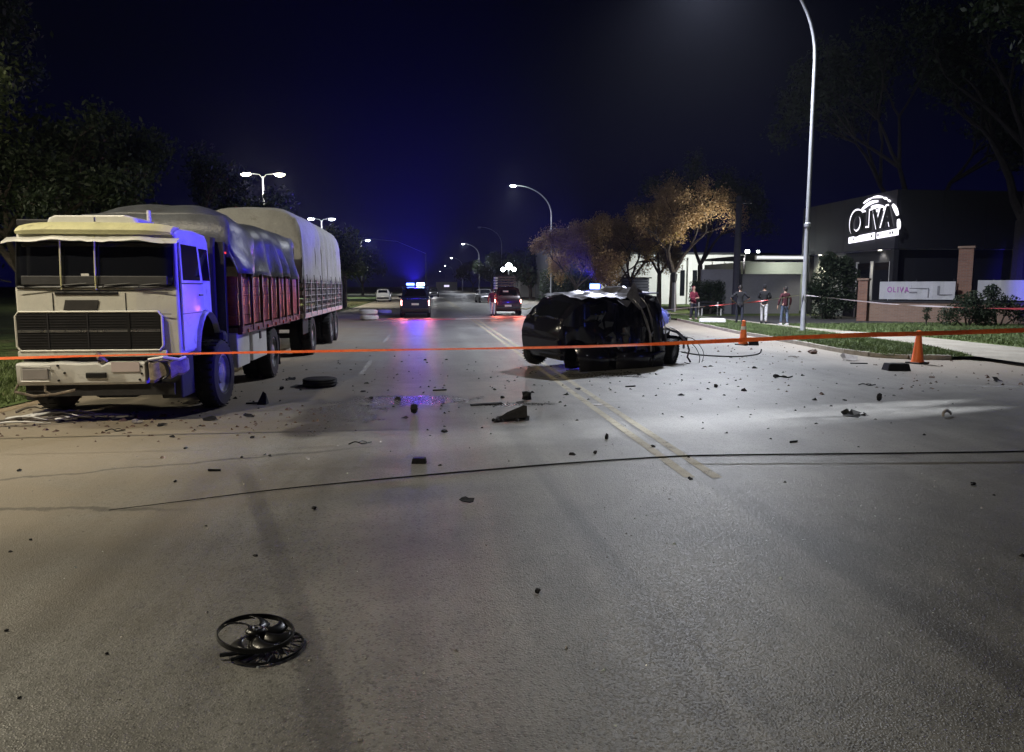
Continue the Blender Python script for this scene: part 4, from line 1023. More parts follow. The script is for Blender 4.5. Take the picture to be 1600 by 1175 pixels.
# trailer
tl = thing('trailer', 'tall cargo trailer under a pale canvas behind the truck', 'trailer', (-4.32, 19.5, 0))
box('chassis_rail', (-.42, 4.2, .92), (.12, 8.2, .2), M_chassis, tl); box('chassis_rail', (.42, 4.2, .92), (.12, 8.2, .2), M_chassis, tl)
MB().tube([(0, -1.4, .8), (-.35, .4, .9)], .05, 6).build('drawbar', M_chassis, tl); MB().tube([(0, -1.4, .8), (.35, .4, .9)], .05, 6).build('drawbar', M_chassis, tl)
for y in (1.5, 5.6, 6.9):
    MB().tube([(-1.1, y, .52), (1.1, y, .52)], .07, 8).build('axle', M_chassis, tl)
    for s in (1, -1):
        wheel(tl, (s * 1.14, y, .52), .52, .27, .30, s)
        wheel(tl, (s * .85, y, .52), .52, .27, .30, s)
box('side_panel', (1.2, .6, .88), (.03, .9, .5), M_chassis, tl)
cargo_bed(tl, 0, 8.5, 1.25, 0.02, 1.15, 1.98, M_galv, M_woodgrey, 9, 4, .10, .05)
for s in (1, -1):
    for k in range(30):
        box('cage_bar', (.02 + s * 1.262, .2 + k * .28, 1.56), (.016, .022, .82), M_galv, tl)
    for k in range(5): MB().tube([(.02 + s * 1.275, .05, 1.28 + k * .165), (.02 + s * 1.275, 8.45, 1.28 + k * .165)], .011, 5).build('cage_rail', M_galv, tl)
tarp(tl, 'canvas_tarpaulin', -.05, 8.55, 1.22, .02, 1.93, 3.56, 3.82, M_tarp_pale, 2.3, .038, .03, .02, front_drop=.1)
for k in range(7):
    y = .5 + k * 1.25; MB().tube([(1.30, y, 2.15), (1.315, y + .12, 1.72), (1.31, y + .02, 1.18)], .007, 4).build('tie_rope', M_black, tl)
    MB().tube([(1.275, y + .6, 2.0), (1.27, y + .6, 2.7), (1.22, y + .6, 3.3)], .006, 4).build('seam', M_woodgrey, tl)

# ================================================================ CARS
def interp(pts, x):
    if x <= pts[0][0]: return pts[0][1]
    for (a, b), (c, d) in zip(pts, pts[1:]):
        if x <= c: f = (x - a) / (c - a); return b + (d - b) * f
    return pts[-1][1]
class Shell:
    """car body in its own frame: x forward, y left, z up"""
    def __init__(s, L, Wd, roof, belt, axles, wr, zb=.24, tumble=.30, warp=None, x1=None, plan=.16):
        s.L, s.W, s.roof, s.belt, s.axles, s.wr, s.zb, s.tumble, s.plan = L, Wd, roof, belt, axles, wr, zb, tumble, plan
        s.warp = warp or (lambda v: v); s.xa, s.xb = -L / 2, (x1 if x1 is not None else L / 2)
    def half(s, x):
        zt = interp(s.roof, x); zb = s.zb; bl = min(interp(s.belt, x), zt - .03)
        e = abs(x) / (s.L / 2); w = s.W / 2 * (1 - s.plan * max(0, (e - .62) / .38) ** 2.4)
        if e > .97: zb += .10
        zo = zb
        for a in s.axles:
            d = abs(x - a); R = s.wr + .07
            if d < R: zo = max(zo, s.wr + math.sqrt(R * R - d * d))
        zo = min(zo, bl - .08)
        g = max(0, zt - bl); wt = w - .03 - s.tumble * g
        sharp = min(1, g / .25)
        ym = max(zo + .04, (zo + bl) / 2 + .04)
        return [(0, zb), (w - .16, zb), (w - .14, zo), (w - .015, zo + .02), (w, ym), (w - .012, bl - .03), (w - .03, bl), (w - .03 - s.tumble * g * .85 - .03 * (1 - sharp), bl + (zt - bl) * .86),
                (wt - .10 - .02 * (1 - sharp), zt - .012), (wt * .5, zt + .008), (0, zt + .018)]
    def mesh(s, step=.075):
        xs = []; x = s.xa
        while x < s.xb - 1e-6: xs.append(x); x += step
        xs.append(s.xb); mb = MB(); rows = []
        for x in xs:
            h = s.half(x); ring = [Vector((x, y, z)) for y, z in h] + [Vector((x, -y, z)) for y, z in h[-2:0:-1]]
            rows.append([s.warp(v) for v in ring])
        mb.loft(rows); return mb
    def side(s, xa, xb, f0, f1, sgn, off=.006, n=8):
        rows = []
        for i in range(n + 1):
            x = xa + (xb - xa) * i / n; h = s.half(x); a, b = h[6], h[7]; r = []
            for f in (f0, (f0 + f1) / 2, f1): r.append(s.warp(Vector((x, sgn * (a[0] + (b[0] - a[0]) * f + off), a[1] + (b[1] - a[1]) * f))))
            rows.append(r)
        return MB().grid(rows)
    def top(s, xa, xb, wf=.92, off=.008, n=6):
        rows = []
        for i in range(n + 1):
            x = xa + (xb - xa) * i / n; h = s.half(x); wt = h[8][0] * wf; zt = interp(s.roof, x); r = []
            for k in range(-3, 4): r.append(s.warp(Vector((x, wt * k / 3, zt + off + .018 - .02 * (abs(k) / 3) ** 2))))
            rows.append(r)
        return MB().grid(rows)
SPEC = {
 'hatch': dict(L=3.95, Wd=1.68, wr=.30, axles=(-1.22, 1.28), roof=[(-1.98, .85), (-1.93, 1.02), (-1.60, 1.44), (-1.2, 1.50), (.0, 1.52), (.35, 1.46), (1.0, .98), (1.6, .88), (1.9, .72), (1.98, .55)], belt=[(-2, .95), (1.0, .92), (2, .7)],
               side=[(-1.35, -.62), (-.55, .12), (.18, .55)], rear=(-1.90, -1.66), front=(.40, .96)),
 'pickup': dict(L=5.1, Wd=1.82, wr=.38, axles=(-1.55, 1.6), roof=[(-2.55, 1.05), (-2.5, 1.10), (-.92, 1.12), (-.86, 1.16), (-.66, 1.72), (-.3, 1.79), (.55, 1.78), (.75, 1.70), (1.35, 1.16), (2.3, 1.05), (2.5, .85), (2.55, .6)], belt=[(-2.6, 1.09), (1.4, 1.08), (2.6, .9)],
               side=[(-.62, -.05), (.02, .72)], rear=(-.85, -.67), front=(.80, 1.32)),
 'suv': dict(L=4.6, Wd=1.84, wr=.36, axles=(-1.35, 1.4), roof=[(-2.3, .95), (-2.26, 1.18), (-2.02, 1.70), (-1.6, 1.78), (.3, 1.78), (.6, 1.70), (1.2, 1.15), (2.0, 1.03), (2.25, .85), (2.3, .6)], belt=[(-2.3, 1.12), (1.2, 1.08), (2.3, .85)],
               side=[(-1.9, -1.1), (-1.0, -.2), (-.12, .75)], rear=(-2.24, -2.06), front=(.66, 1.16)),
 'sedan': dict(L=4.4, Wd=1.72, wr=.31, axles=(-1.3, 1.35), roof=[(-2.2, .8), (-2.15, .98), (-1.65, 1.02), (-1.05, 1.40), (-.6, 1.45), (.2, 1.45), (.4, 1.40), (1.05, .98), (1.9, .85), (2.15, .7), (2.2, .5)], belt=[(-2.2, .93), (1.1, .93), (2.2, .7)],
               side=[(-1.15, -.4), (-.32, .5)], rear=(-1.58, -1.12), front=(.46, .98))}
def vehicle(name, label, cat, kind, loc, rz, paint, lit_tail=False, lit_head=False, group=None, windows=True):
    sp = SPEC[kind]; t = thing(name, label, cat, loc, rz, group)
    sh = Shell(sp['L'], sp['Wd'], sp['roof'], sp['belt'], sp['axles'], sp['wr'], zb=.26 if kind in ('pickup', 'suv') else .2)
    body = sh.mesh().build('body', paint, t, smooth=True)
    h = sp['L'] / 2; w = sp['Wd'] / 2
    for s in (1, -1):
        for a, b in sp['side']: sh.side(a, b, .12, .93, s).build('side_window', M_glass, t, smooth=True, solid=.008)
        for a in sp['axles']:
            wheel(t, (a, s * (w - .11), sp['wr']), sp['wr'], .21, sp['wr'] * .62, 1, math.pi / 2 * s)
            MB().lathe([(.001, 0), (sp['wr'] + .05, 0)], 18, 'y', (a, s * (w - .20), sp['wr'])).build('arch_liner', M_black, t)
        xm = sp['front'][0] + .12
        MB().box((xm, s * (w + .08), interp(sp['belt'], xm) + .10), (.10, .18, .13)).build('wing_mirror', paint, t, bevel=.03)
        MB().box((-h + .13, s * (w - .22), interp(sp['belt'], -h + .1) - .22), (.12, .24, .22 if kind != 'pickup' else .32)).build('tail_light', M_red_lamp if lit_tail else mat('tail_lens_unlit', (.25, .01, .01), .15, 0, .1, 3, 0), t, bevel=.03)
        MB().box((h - .20, s * (w - .27), interp(sp['roof'], h - .25) - .14), (.20, .32, .13)).build('headlight', M_head_lamp if lit_head else mat('head_lens_unlit', (.5, .5, .52), .08, .3, .1, 3, 0, coat=1), t, bevel=.04)
    sh.top(*sp['rear']).build('rear_window', M_glass, t, smooth=True, solid=.008)
    sh.top(*sp['front']).build('windscreen', M_glass, t, smooth=True, solid=.008)
    MB().box((-h - .02, 0, .46), (.12, sp['Wd'] * .86, .20)).build('rear_bumper', M_black, t, bevel=.04)
    MB().box((h - .03, 0, .42), (.14, sp['Wd'] * .84, .22)).build('front_bumper', paint, t, bevel=.05)
    MB().box((h + .035, 0, .60), (.03, .75, .12)).build('grille', M_black, t, bevel=.01)
    MB().box((-h - .09 if kind != 'pickup' else -h - .03, 0, .62 if kind != 'pickup' else .8), (.012, .42, .11)).build('number_plate', M_plaster, t)
    return t, sh
def light_bar(t, x, z, w=1.1, core=True):
    MB().box((x, 0, z), (.26, w, .04)).build('light_bar_base', M_black, t, bevel=.01)
    for s in (1, -1): MB().box((x, s * w * .27, z + .12), (.24, w * .42, .20)).build('beacon', M_blue_lamp if s > 0 or not core else M_blue_core, t, bevel=.03)
M_police_dark = mat('police_dark_blue_paint', (0.018, 0.022, 0.06), .25, .2, .1, 2, 0, coat=.6)
M_police_blue = mat('police_blue_paint', (0.12, 0.14, 0.45), .25, .2, .1, 2, 0, coat=.6)
M_white_car = mat('white_car_paint', (0.6, 0.6, 0.62), .25, 0, .05, 2, 0, coat=.6)
M_grey_car = mat('grey_car_paint', (0.16, 0.16, 0.17), .3, .4, .1, 2, 0, coat=.5)
M_darkred_car = mat('dark_maroon_car_paint', (0.035, 0.014, 0.02), .25, .2, .1, 2, 0, coat=.6)
M_wreck = mat('wreck_black_paint', (0.010, 0.010, 0.015), .24, .1, .3, 2.5, .25, .02, coat=.5, dirt=(.04, .035, .03), dirtamt=.05)
M_wreck_bare = mat('wreck_scraped_metal', (0.27, 0.27, 0.31), .35, .7, .3, 7, .3, .01, dirt=(.02, .02, .025), dirtamt=.25)
H90 = math.pi / 2
BLUE = (0.04, 0.018, 1.0)
# police pickup heading away
pk, _ = vehicle('police_pickup', 'police pickup seen from behind with tail lights and blazing blue beacon', 'pickup truck', 'pickup', (-.62, 47.2, 0), H90, M_police_dark, True)
light_bar(pk, .1, 1.82, 1.15)
MB().tube([(-.75, -.78, 1.1), (-.75, -.78, 1.86), (-.75, .78, 1.86), (-.75, .78, 1.1)], .035, 6).build('roll_bar', M_black, pk)
light('beacon_light', 'POINT', (.1, 0, 2.35), 420, BLUE, .12, pk)
light('beacon_sweep', 'SPOT', (-.2, 0, 2.08), 50000, BLUE, .12, pk, (-20, 1.0, 9.5), 42, 1.0)
for s in (1, -1): light('tail_light_lamp', 'SPOT', (-2.62, s * .72, .9), 160, (1, .16, .22), .08, pk, (-8, s * .9, 0), 150, .5)
# dark pickup / suv with roof load
sv, _ = vehicle('loaded_suv', 'dark off-roader with lit tail lights and slatted load on its roof', 'suv', 'suv', (5.25, 49.9, 0), H90 - .04, M_darkred_car, True)
for k in range(4):
    o = MB().box((-1.0, .04, 1.9 + k * .17), (1.7, 1.15 - .03 * k, .07)).build('roof_board', M_woodgrey, sv)
for x in (-1.75, -.2): MB().tube([(x, -.62, 1.78), (x, -.62, 2.5), (x, .62, 2.5), (x, .62, 1.78)], .025, 6).build('rack_hoop', M_black, sv)
for k in range(5): MB().lathe([(.04, -.05), (.13, -.045), (.13, .045), (.04, .05)], 10, 'z', (-1.85, .76, 1.72 + k * .16)).build('white_roll', M_plaster, sv)
MB().box((-2.24, -.15 + .3, 1.52), (.02, .34, .10), ry=-.4).build('window_sticker', M_plaster, sv)
for s in (1, -1): light('tail_light_lamp', 'SPOT', (-2.4, s * .68, .95), 220, (1, .22, .14), .08, sv, (-8, s * .9, 0), 150, .5)
vehicle('parked_car', 'grey car parked beyond the dark off-roader', 'car', 'hatch', (6.6, 86.0, 0), -H90 + .1, M_grey_car)
fc, _ = vehicle('oncoming_car', 'distant car with headlights on in the left lane', 'car', 'hatch', (1.4, 132.0, 0), -H90, M_grey_car, False, True)
light('head_lamp_beam', 'SPOT', (2.1, 0, .6), 1200, (.95, .95, 1), .15, fc, (20, 0, 0), 60, .6)
vehicle('parked_car', 'small pale car parked far left beyond the round tree', 'car', 'hatch', (-5.0, 92.0, 0), H90, M_white_car)
# police car behind the wreck, nose to the right
pc, _ = vehicle('police_car', 'blue and white police car behind the wreck with beacon lit', 'police car', 'hatch', (8.05, 31.2, 0), -.38, M_police_blue)
pc.scale = (1.06, 1.06, 1.10)
light_bar(pc, -.95, 1.55, 1.15, False)
MB().box((-.95, 0, 1.67), (.2, .5, .12)).build('beacon_core', M_blue_core, pc, bevel=.02)
for s in (1, -1):
    MB().add([(-1.0, s * .853, .5), (.9, s * .853, .5), (1.05, s * .853, .68), (-1.0, s * .853, .68)], [(0, 1, 2, 3)]).build('side_stripe', M_white_car, pc, solid=.006)
light('beacon_light', 'POINT', (-.95, 0, 2.1), 300, BLUE, .12, pc)
light('beacon_sweep', 'SPOT', (-.95, 0, 2.0), 26000, BLUE, .1, pc, (-4.5, -13, 7.0), 44, 1.0)
light('beacon_sweep', 'SPOT', (-.15, 0, 1.85), 7000, BLUE, .1, pc, (-17, -2, 1.8), 60, .8)
# police car out of view at the right, headlights across the road
pr, _ = vehicle('police_car', 'police car standing out of view right of the camera, headlights across the road', 'police car', 'hatch', (15.6, 12.0, .1), math.pi + .03, M_police_blue, False, True)
light_bar(pr, -.15, 1.55, 1.15, False)
light('beacon_sweep', 'SPOT', (-.15, 0, 1.85), 30000, BLUE, .12, pr, (17, .3, 2.45), 17, .9)
light('beacon_sweep', 'SPOT', (-.15, 0, 1.85), 60000, BLUE, .12, pr, (-13.9, -18.3, 1.7), 15, .9)
for s in (1, -1):
    light('head_lamp_beam', 'SPOT', (2.06, s * .58, .62), 26000, (.95, .97, 1.0), .05, pr, (9.6, s * .25 + 1.35, 0), 8.5, 1.0)

# ================================================================ THE WRECK
WX, WY, WR = 4.28, 17.45, math.radians(27)
def wwarp(v):
    x, y, z = v
    k = max(0, (z - .75) / .8)
    a = noise.noise(Vector((x * 1.6, y * 1.4, z * 2.1))); b = noise.noise(Vector((x * 4.2 + 9, y * 3.8, z * 4.5))); c = noise.noise(Vector((x * 2.2, y * 2.4 + 4, z * 1.7 + 7)))
    d_ = abs(noise.noise(Vector((x * 2.6 + 3, y * 2.0, z * 3.2 + 1)))) - .2
    dy = .085 * a + .045 * b - (.16 * d_ if y < -.2 else 0); dz = (.08 * c + .055 * b) * k; dx = .07 * c + .06 * a
    if x < -1.3: dx -= .10 * math.exp(-((z - .85) / .35) ** 2)
    # the roof buckled: ridge over the middle, sunk front right
    if z > 1.25:
        dz += .16 * math.exp(-((x - .15) / .16) ** 2) * (1 if y < .3 else .4) - .05 * math.exp(-((x + .3) / .3) ** 2)
        dz += .04 * max(0, x - .3)
    # right side pushed in around the doors
    if y < -.3 and -.9 < x < .9: dy += .10 * math.exp(-((x - .1) / .5) ** 2) * min(1, z)
    return Vector((x + dx, y + dy, z + dz))
wk = thing('wrecked_car', 'wrecked black hatchback with crumpled roof and torn off front end', 'car', (WX, WY, 0), WR)
wk.rotation_euler = (.045, .012, WR)
wroof = [(-1.98, .86), (-1.93, 1.06), (-1.80, 1.30), (-1.55, 1.56), (-1.2, 1.64), (0, 1.66), (.60, 1.64), (.74, 1.58), (.84, 1.46)]
wsh = Shell(3.96, 1.70, wroof, [(-2, 1.0), (1.2, .98)], (-1.56, 1.5), .31, zb=.26, warp=wwarp, x1=.84, tumble=.22)
wsh.mesh(.045).build('body', M_wreck, wk, smooth=True)
for a, b in ((-1.40, -.72), (-.62, .10)):
    wsh.side(a, b, .15, .9, 1).build('side_window', M_glass, wk, smooth=True, solid=.006)
wsh.side(-1.40, -.80, .15, .9, -1).build('side_window', M_glass, wk, smooth=True, solid=.006)
wsh.top(-1.90, -1.62, .88).build('rear_window', M_glass, wk, smooth=True, solid=.006)
# scraped roof skin peeled along the right edge
rows = []
for i in range(38):
    x = -1.50 + i * 2.18 / 37; r = []
    for k in range(9):
        yk = .62 - k * 1.30 / 8; z = interp(wroof, x) + .03
        v = wwarp(Vector((x, yk, z))); v.z += .012 + (.03 if x > -.5 else .008) * noise.noise(Vector((x * 6, yk * 6, 3)))
        if k == 8: v.z -= .01 + (.07 if x > -.4 else .015) * abs(noise.noise(Vector((x * 5, 1, 2)))); v.y -= .05
        if k == 7: v.z += .03 * noise.noise(Vector((x * 9, 5, 2)))
        r.append(v)
    rows.append(r)
MB().grid(rows).build('roof_skin', M_wreck_bare, wk, smooth=False, solid=.006)
# torn peak of sheet metal and flaps hanging over the right side
pk_ = MB()
pk_.add([(-.12, -.62, 1.66), (.16, -.55, 1.98), (.44, -.60, 1.66), (.20, -.74, 1.60), (.1, -.86, 1.36), (.34, -.80, 1.42)], [(0, 3, 1), (3, 2, 1), (0, 4, 3), (3, 5, 2), (4, 5, 3)])
pk_.add([(-.5, -.74, 1.58), (-.1, -.80, 1.56), (-.28, -.86, 1.42), (-.45, -.84, 1.50)], [(0, 1, 2, 3)])
pk_.build('torn_sheet', M_wreck_bare, wk, solid=.008)
def strip(name, pts, w, m, seed=0, curl=.05):
    rows = []
    for i, p in enumerate(pts):
        p = Vector(p); a = noise.noise(p * 3 + Vector((seed, 0, 0))) * curl
        rows.append([p + Vector((-w / 2, a, 0)), p + Vector((0, -abs(a) - .015, 0)), p + Vector((w / 2, a, .0))])
    return MB().grid(rows).build(name, m, wk, smooth=True, solid=.008)
# pillars and door edges on the right side, bent outwards
strip('bent_pillar', [(-.02, -.76, 1.60), (.14, -.84, 1.42), (.26, -.90, 1.15), (.36, -.95, .85), (.42, -.97, .50), (.44, -.95, .18)], .045, M_wreck_bare, 1)
strip('bent_pillar', [(.24, -.72, 1.63), (.36, -.80, 1.46), (.44, -.88, 1.18), (.48, -.92, .90)], .03, M_wreck_bare, 2)
strip('door_panel', [(.56, -.70, 1.66), (.60, -.80, 1.35), (.66, -.87, 1.02), (.72, -.90, .70), (.74, -.9, .32)], .36, M_wreck, 3, .12)
strip('door_edge', [(.74, -.70, 1.68), (.80, -.80, 1.36), (.88, -.88, 1.0), (.94, -.90, .62)], .022, M_wreck_bare, 4)
strip('hanging_sill', [(.12, -.92, .42), (.13, -.95, .22), (.15, -.96, .03)], 1.45, M_wreck, 5, .2)
strip('hanging_bumper', [(-1.12, -.84, .62), (-1.05, -.90, .30), (-1.0, -.92, .03)], 1.15, M_wreck, 6, .16)
box('roof_lip', (.50, -.05, 1.725), (.60, 1.30, .03), M_wreck_bare, wk, ry=-.02)
MB().tube([(-1.9, .55, 1.32), (-1.98, .62, 1.28), (-2.1, .70, 1.30)], .015, 5).build('bent_trim', mat('pale_trim', (.5, .5, .4), .5), wk)
MB().box((-2.02, -.1, .58), (.16, 1.35, .30)).warp(wwarp).build('rear_bumper', M_wreck, wk, bevel=.04)
for s in (1, -1): MB().box((-1.90, s * .62, .98), (.10, .14, .36)).build('tail_light', mat('broken_tail_lens', (.012, .006, .007), .4), wk, bevel=.03)
MB().box((-2.0, 0, .80), (.03, .52, .13)).build('number_plate_recess', M_black, wk)
wheel(wk, (-1.58, .76, .31), .32, .21, .19, 1, H90); wheel(wk, (-1.32, -.50, .20), .30, .19, .18, 1, -H90, tilt=1.15)
wheel(wk, (1.42, -.62, .32), .32, .22, .19, 1, -H90 + .45, tilt=.08); wheel(wk, (1.30, .72, .31), .31, .20, .19, 1, H90 - .3)
# what is left of the engine bay
eb = MB()
for k in range(26):
    c = Vector((RND.uniform(1.1, 1.75), RND.uniform(-.55, .6), RND.uniform(.28, .82)))
    eb.box(c, (RND.uniform(.08, .34), RND.uniform(.08, .3), RND.uniform(.06, .24)), RND.uniform(-.5, .5), RND.uniform(-.4, .4), RND.uniform(-.4, .4))
eb.build('engine_parts', M_chassis, wk, bevel=.01)
box('bent_bonnet', (1.12, .1, .92), (.62, 1.1, .02), M_wreck, wk, rz=.1, ry=.30)
box('radiator_support', (1.78, -.05, .62), (.06, 1.2, .12), M_wreck, wk, rz=.25, ry=.1, bevel=.01)
strip('wing_scrap', [(1.15, -.75, .95), (1.35, -.82, .86), (1.55, -.84, .74), (1.74, -.80, .68)], .05, M_wreck_bare, 8)
MB().tube([(1.2, -.6, .9), (1.5, -.7, .80), (1.8, -.66, .62), (1.86, -.6, .40)], .03, 6).build('bent_strut', M_wreck_bare, wk)
MB().tube([(1.5, -.5, .7), (1.9, -.65, .55), (1.95, -.7, .36), (1.86, -.74, .2), (1.92, -.8, .08)], .022, 6).build('coolant_hose', M_black, wk)
def wire(name, pts, r, m, par):
    P = [Vector(p) for p in pts]; out = []
    for i in range(len(P) - 1):
        p0, p1, p2, p3 = P[max(i - 1, 0)], P[i], P[i + 1], P[min(i + 2, len(P) - 1)]
        for k in range(6):
            t = k / 6; out.append(.5 * ((2 * p1) + (-p0 + p2) * t + (2 * p0 - 5 * p1 + 4 * p2 - p3) * t * t + (-p0 + 3 * p1 - 3 * p2 + p3) * t ** 3))
    out.append(P[-1]); return MB().tube(out, r, 5).build(name, m, par, smooth=True)
wire('loose_wire', [(1.8, -.6, .55), (2.05, -.7, .5), (2.2, -.8, .25), (2.1, -.9, .03), (1.9, -.95, .02)], .009, M_black, wk)
wire('loose_wire', [(1.8, -.5, .6), (2.2, -.55, .62), (2.45, -.7, .3), (2.3, -.8, .02)], .008, M_black, wk)
wire('loose_wire', [(1.85, -.55, .30), (2.4, -.7, .22), (3.1, -1.2, .22), (3.5, -1.5, .30), (3.6, -1.52, .42)], .018, M_black, wk)
wire('loose_wire', [(1.6, -.9, .1), (2.0, -1.0, .015), (2.5, -1.1, .015), (2.2, -1.3, .015)], .010, M_black, wk)
for k in range(16):
    x0 = RND.uniform(-1.2, .7); z0 = RND.uniform(.35, 1.3); h_ = wsh.half(x0); yv = -(h_[4][0] + .015)
    c0 = wwarp(Vector((x0, yv, z0))); L_ = RND.uniform(.06, .28)
    MB().add([c0, c0 + Vector((L_, -.02, RND.uniform(-.1, .1))), c0 + Vector((L_ * .5, -.035, RND.uniform(.02, .10))), c0 + Vector((L_ * .2, -.03, -.05))], [(0, 1, 2), (0, 3, 1)]).build('torn_scrap', M_wreck_bare if k % 4 == 0 else M_wreck, wk, solid=.004)
MB().add([(-.95, -.90, 1.12), (-.70, -.915, 1.10), (-.74, -.91, 1.00), (-.92, -.90, .98)], [(0, 1, 2, 3)]).build('cracked_glass_piece', M_glass, wk, solid=.004)
wire('hanging_strap', [(.5, -.95, .9), (.46, -1.0, .6), (.52, -.98, .3), (.48, -.97, .06)], .012, M_black, wk)

# ================================================================ PEOPLE
def skin_obj(name, verts, edges, root, m, par, sub=1):
    me = bpy.data.meshes.new(name); me.from_pydata([v[0] for v in verts], edges, []); me.update()
    o = mesh_obj(name, me, m, par); sk = o.modifiers.new('skin', 'SKIN'); sk.use_smooth_shade = True
    sv_ = me.skin_vertices[0].data
    for i, v in enumerate(verts): sv_[i].radius = v[1] if isinstance(v[1], tuple) else (v[1], v[1]); sv_[i].use_root = (i == root)
    q = o.modifiers.new('sub', 'SUBSURF'); q.levels = sub; q.render_levels = sub; return o
M_skin = mat('skin', (0.42, 0.26, 0.19), .55, 0, .08, 8, 0)
M_hair = mat('dark_hair', (0.018, 0.014, 0.012), .6, 0, .3, 30, .3)
def person(label, loc, rz, H=1.74, jacket=None, trousers=None, shoes=None, hood=False, arms='down', stride=.10, sleeves=True, scale=1.0):
    t = thing('person', label, 'person', loc, rz); k = H / 1.75; t.scale = (k, k, k)
    fs = stride
    hip = .92
    if arms == 'down': wr_ = [(.30, .02, 1.14), (.31, -.06, .90), (.31, -.09, .82)]
    elif arms == 'hips': wr_ = [(.42, .05, 1.17), (.27, -.12, 1.03), (.21, -.16, 1.0)]
    else: wr_ = [(.27, -.04, 1.16), (.12, -.26, 1.12), (.04, -.28, 1.14)]
    V = [((0, 0, hip), (.13, .10)), ((0, 0, 1.12), (.115, .085)), ((0, .0, 1.32), (.145, .095)), ((0, .01, 1.44), (.10, .07)), ((0, 0, 1.52), .052), ((0, -.01, 1.60), (.066, .075)), ((0, -.012, 1.68), (.074, .088)), ((0, 0, 1.735), (.045, .055))]
    E = [(i, i + 1) for i in range(7)]
    for s in (1, -1):
        b = len(V); V += [((s * .17, .01, 1.40), .052), ((s * wr_[0][0], wr_[0][1], wr_[0][2]), .040), ((s * wr_[1][0], wr_[1][1], wr_[1][2]), .028), ((s * wr_[2][0], wr_[2][1], wr_[2][2]), (.036, .02))]
        E += [(2, b), (b, b + 1), (b + 1, b + 2), (b + 2, b + 3)]
        d = (Vector(wr_[2]) - Vector(wr_[1])).normalized(); hb = Vector(wr_[2])
        side = d.cross(Vector((1, 0, 0))).normalized()
        for q, ln in ((-1.5, .07), (-.5, .085), (.5, .08), (1.5, .065)):
            f0 = hb + side * q * .018 + d * .035; f1 = f0 + d * ln * .5 + Vector((-.004, -.004, 0)); f2 = f1 + d * ln * .5 + Vector((-.012, 0, 0))
            c = len(V); V += [((s * f0.x, f0.y, f0.z), .010), ((s * f1.x, f1.y, f1.z), .009), ((s * f2.x, f2.y, f2.z), .007)]; E += [(b + 3, c), (c, c + 1), (c + 1, c + 2)]
        th = hb + side * -.03; th2 = th + d * .03 + side * -.02
        c = len(V); V += [((s * th.x, th.y, th.z), .011), ((s * th2.x, th2.y, th2.z), .009)]; E += [(b + 3, c), (c, c + 1)]
        b = len(V); yo = -fs if s > 0 else fs
        V += [((s * .09, 0, .84), .085), ((s * .10, yo * .6 - .01, .48), .055), ((s * .10, yo, .10), .040), ((s * .11, yo - .05, .045), (.042, .035)), ((s * .115, yo - .15, .035), (.036, .026))]
        E += [(0, b), (b, b + 1), (b + 1, b + 2), (b + 2, b + 3), (b + 3, b + 4)]
    body = skin_obj('body', V, E, 0, M_skin, t)
    MB().lathe([(.001, .03), (.014, .02), (.016, 0), (.010, -.012), (.001, -.016)], 6, 'z', (0, -.098, 1.645)).build('nose', M_skin, t, smooth=True)
    for s in (1, -1): MB().lathe([(.001, -.006), (.012, 0), (.001, .006)], 6, 'y', (s * .03, -.088, 1.672)).build('eye', M_black, t)
    for s in (1, -1): MB().box((s * .076, .005, 1.655), (.014, .03, .05)).build('ear', M_skin, t, bevel=.006)
    hv = MB(); hv.lathe([(.060, -.10), (.074, -.06), (.080, .01), (.074, .05), (.050, .082), (.001, .094)], 14, 'z', (0, .022, 1.665)); hv.warp(lambda v: Vector((v.x, v.y * (1.12 if v.y > 0 else .95), v.z)))
    hv.build('hood' if hood else 'hair', jacket if hood else M_hair, t, smooth=True)
    jr = 1.22
    JV = [((0, 0, .86 if arms != 'hips' else .92), (.165, .125)), ((0, 0, 1.02), (.155, .12)), ((0, 0, 1.2), (.15, .115)), ((0, 0, 1.36), (.165, .11)), ((0, .01, 1.46), (.09, .07))]; JE = [(0, 1), (1, 2), (2, 3), (3, 4)]
    for s in (1, -1):
        b = len(JV); el = Vector(wr_[0]); ww = Vector(wr_[1])
        JV += [((s * .175, .01, 1.405), .066), ((s * el.x, el.y, el.z), .054)]
        JE += [(3, b), (b, b + 1)]
        if sleeves: JV += [((s * ww.x, ww.y, ww.z), .042)]; JE += [(b + 1, b + 2)]
    skin_obj('jacket', JV, JE, 1, jacket, t)
    TV = [((0, 0, .93), (.145, .11))]; TE = []
    for s in (1, -1):
        yo = -fs if s > 0 else fs; b = len(TV)
        TV += [((s * .09, 0, .83), .098), ((s * .10, yo * .6 - .01, .48), .070), ((s * .10, yo, .09), .056)]; TE += [(0, b), (b, b + 1), (b + 1, b + 2)]
        rings = []
        for f, w_, h_ in ((.07, .035, .05), (.03, .045, .075), (-.06, .045, .06), (-.14, .05, .045), (-.20, .035, .03)):
            rings.append([Vector((s * .11 + w_ * math.cos(a), yo + f, max(0, h_ * .55 + h_ * .75 * math.sin(a)))) for a in [q * math.pi / 4 for q in range(8)]])
        MB().loft(rings).build('shoe', shoes, t, smooth=True)
    skin_obj('trousers', TV, TE, 0, trousers, t)
    return t
J_black = mat('black_jacket_cloth', (.012, .012, .015), .9, 0, .2, 8, .3); J_maroon = mat('maroon_jacket_cloth', (.06, .012, .02), .9, 0, .2, 8, .3)
J_red = mat('red_jacket_cloth', (.16, .015, .035), .85, 0, .2, 8, .3); T_white = mat('white_trouser_cloth', (.55, .55, .58), .9, 0, .1, 8, .3)
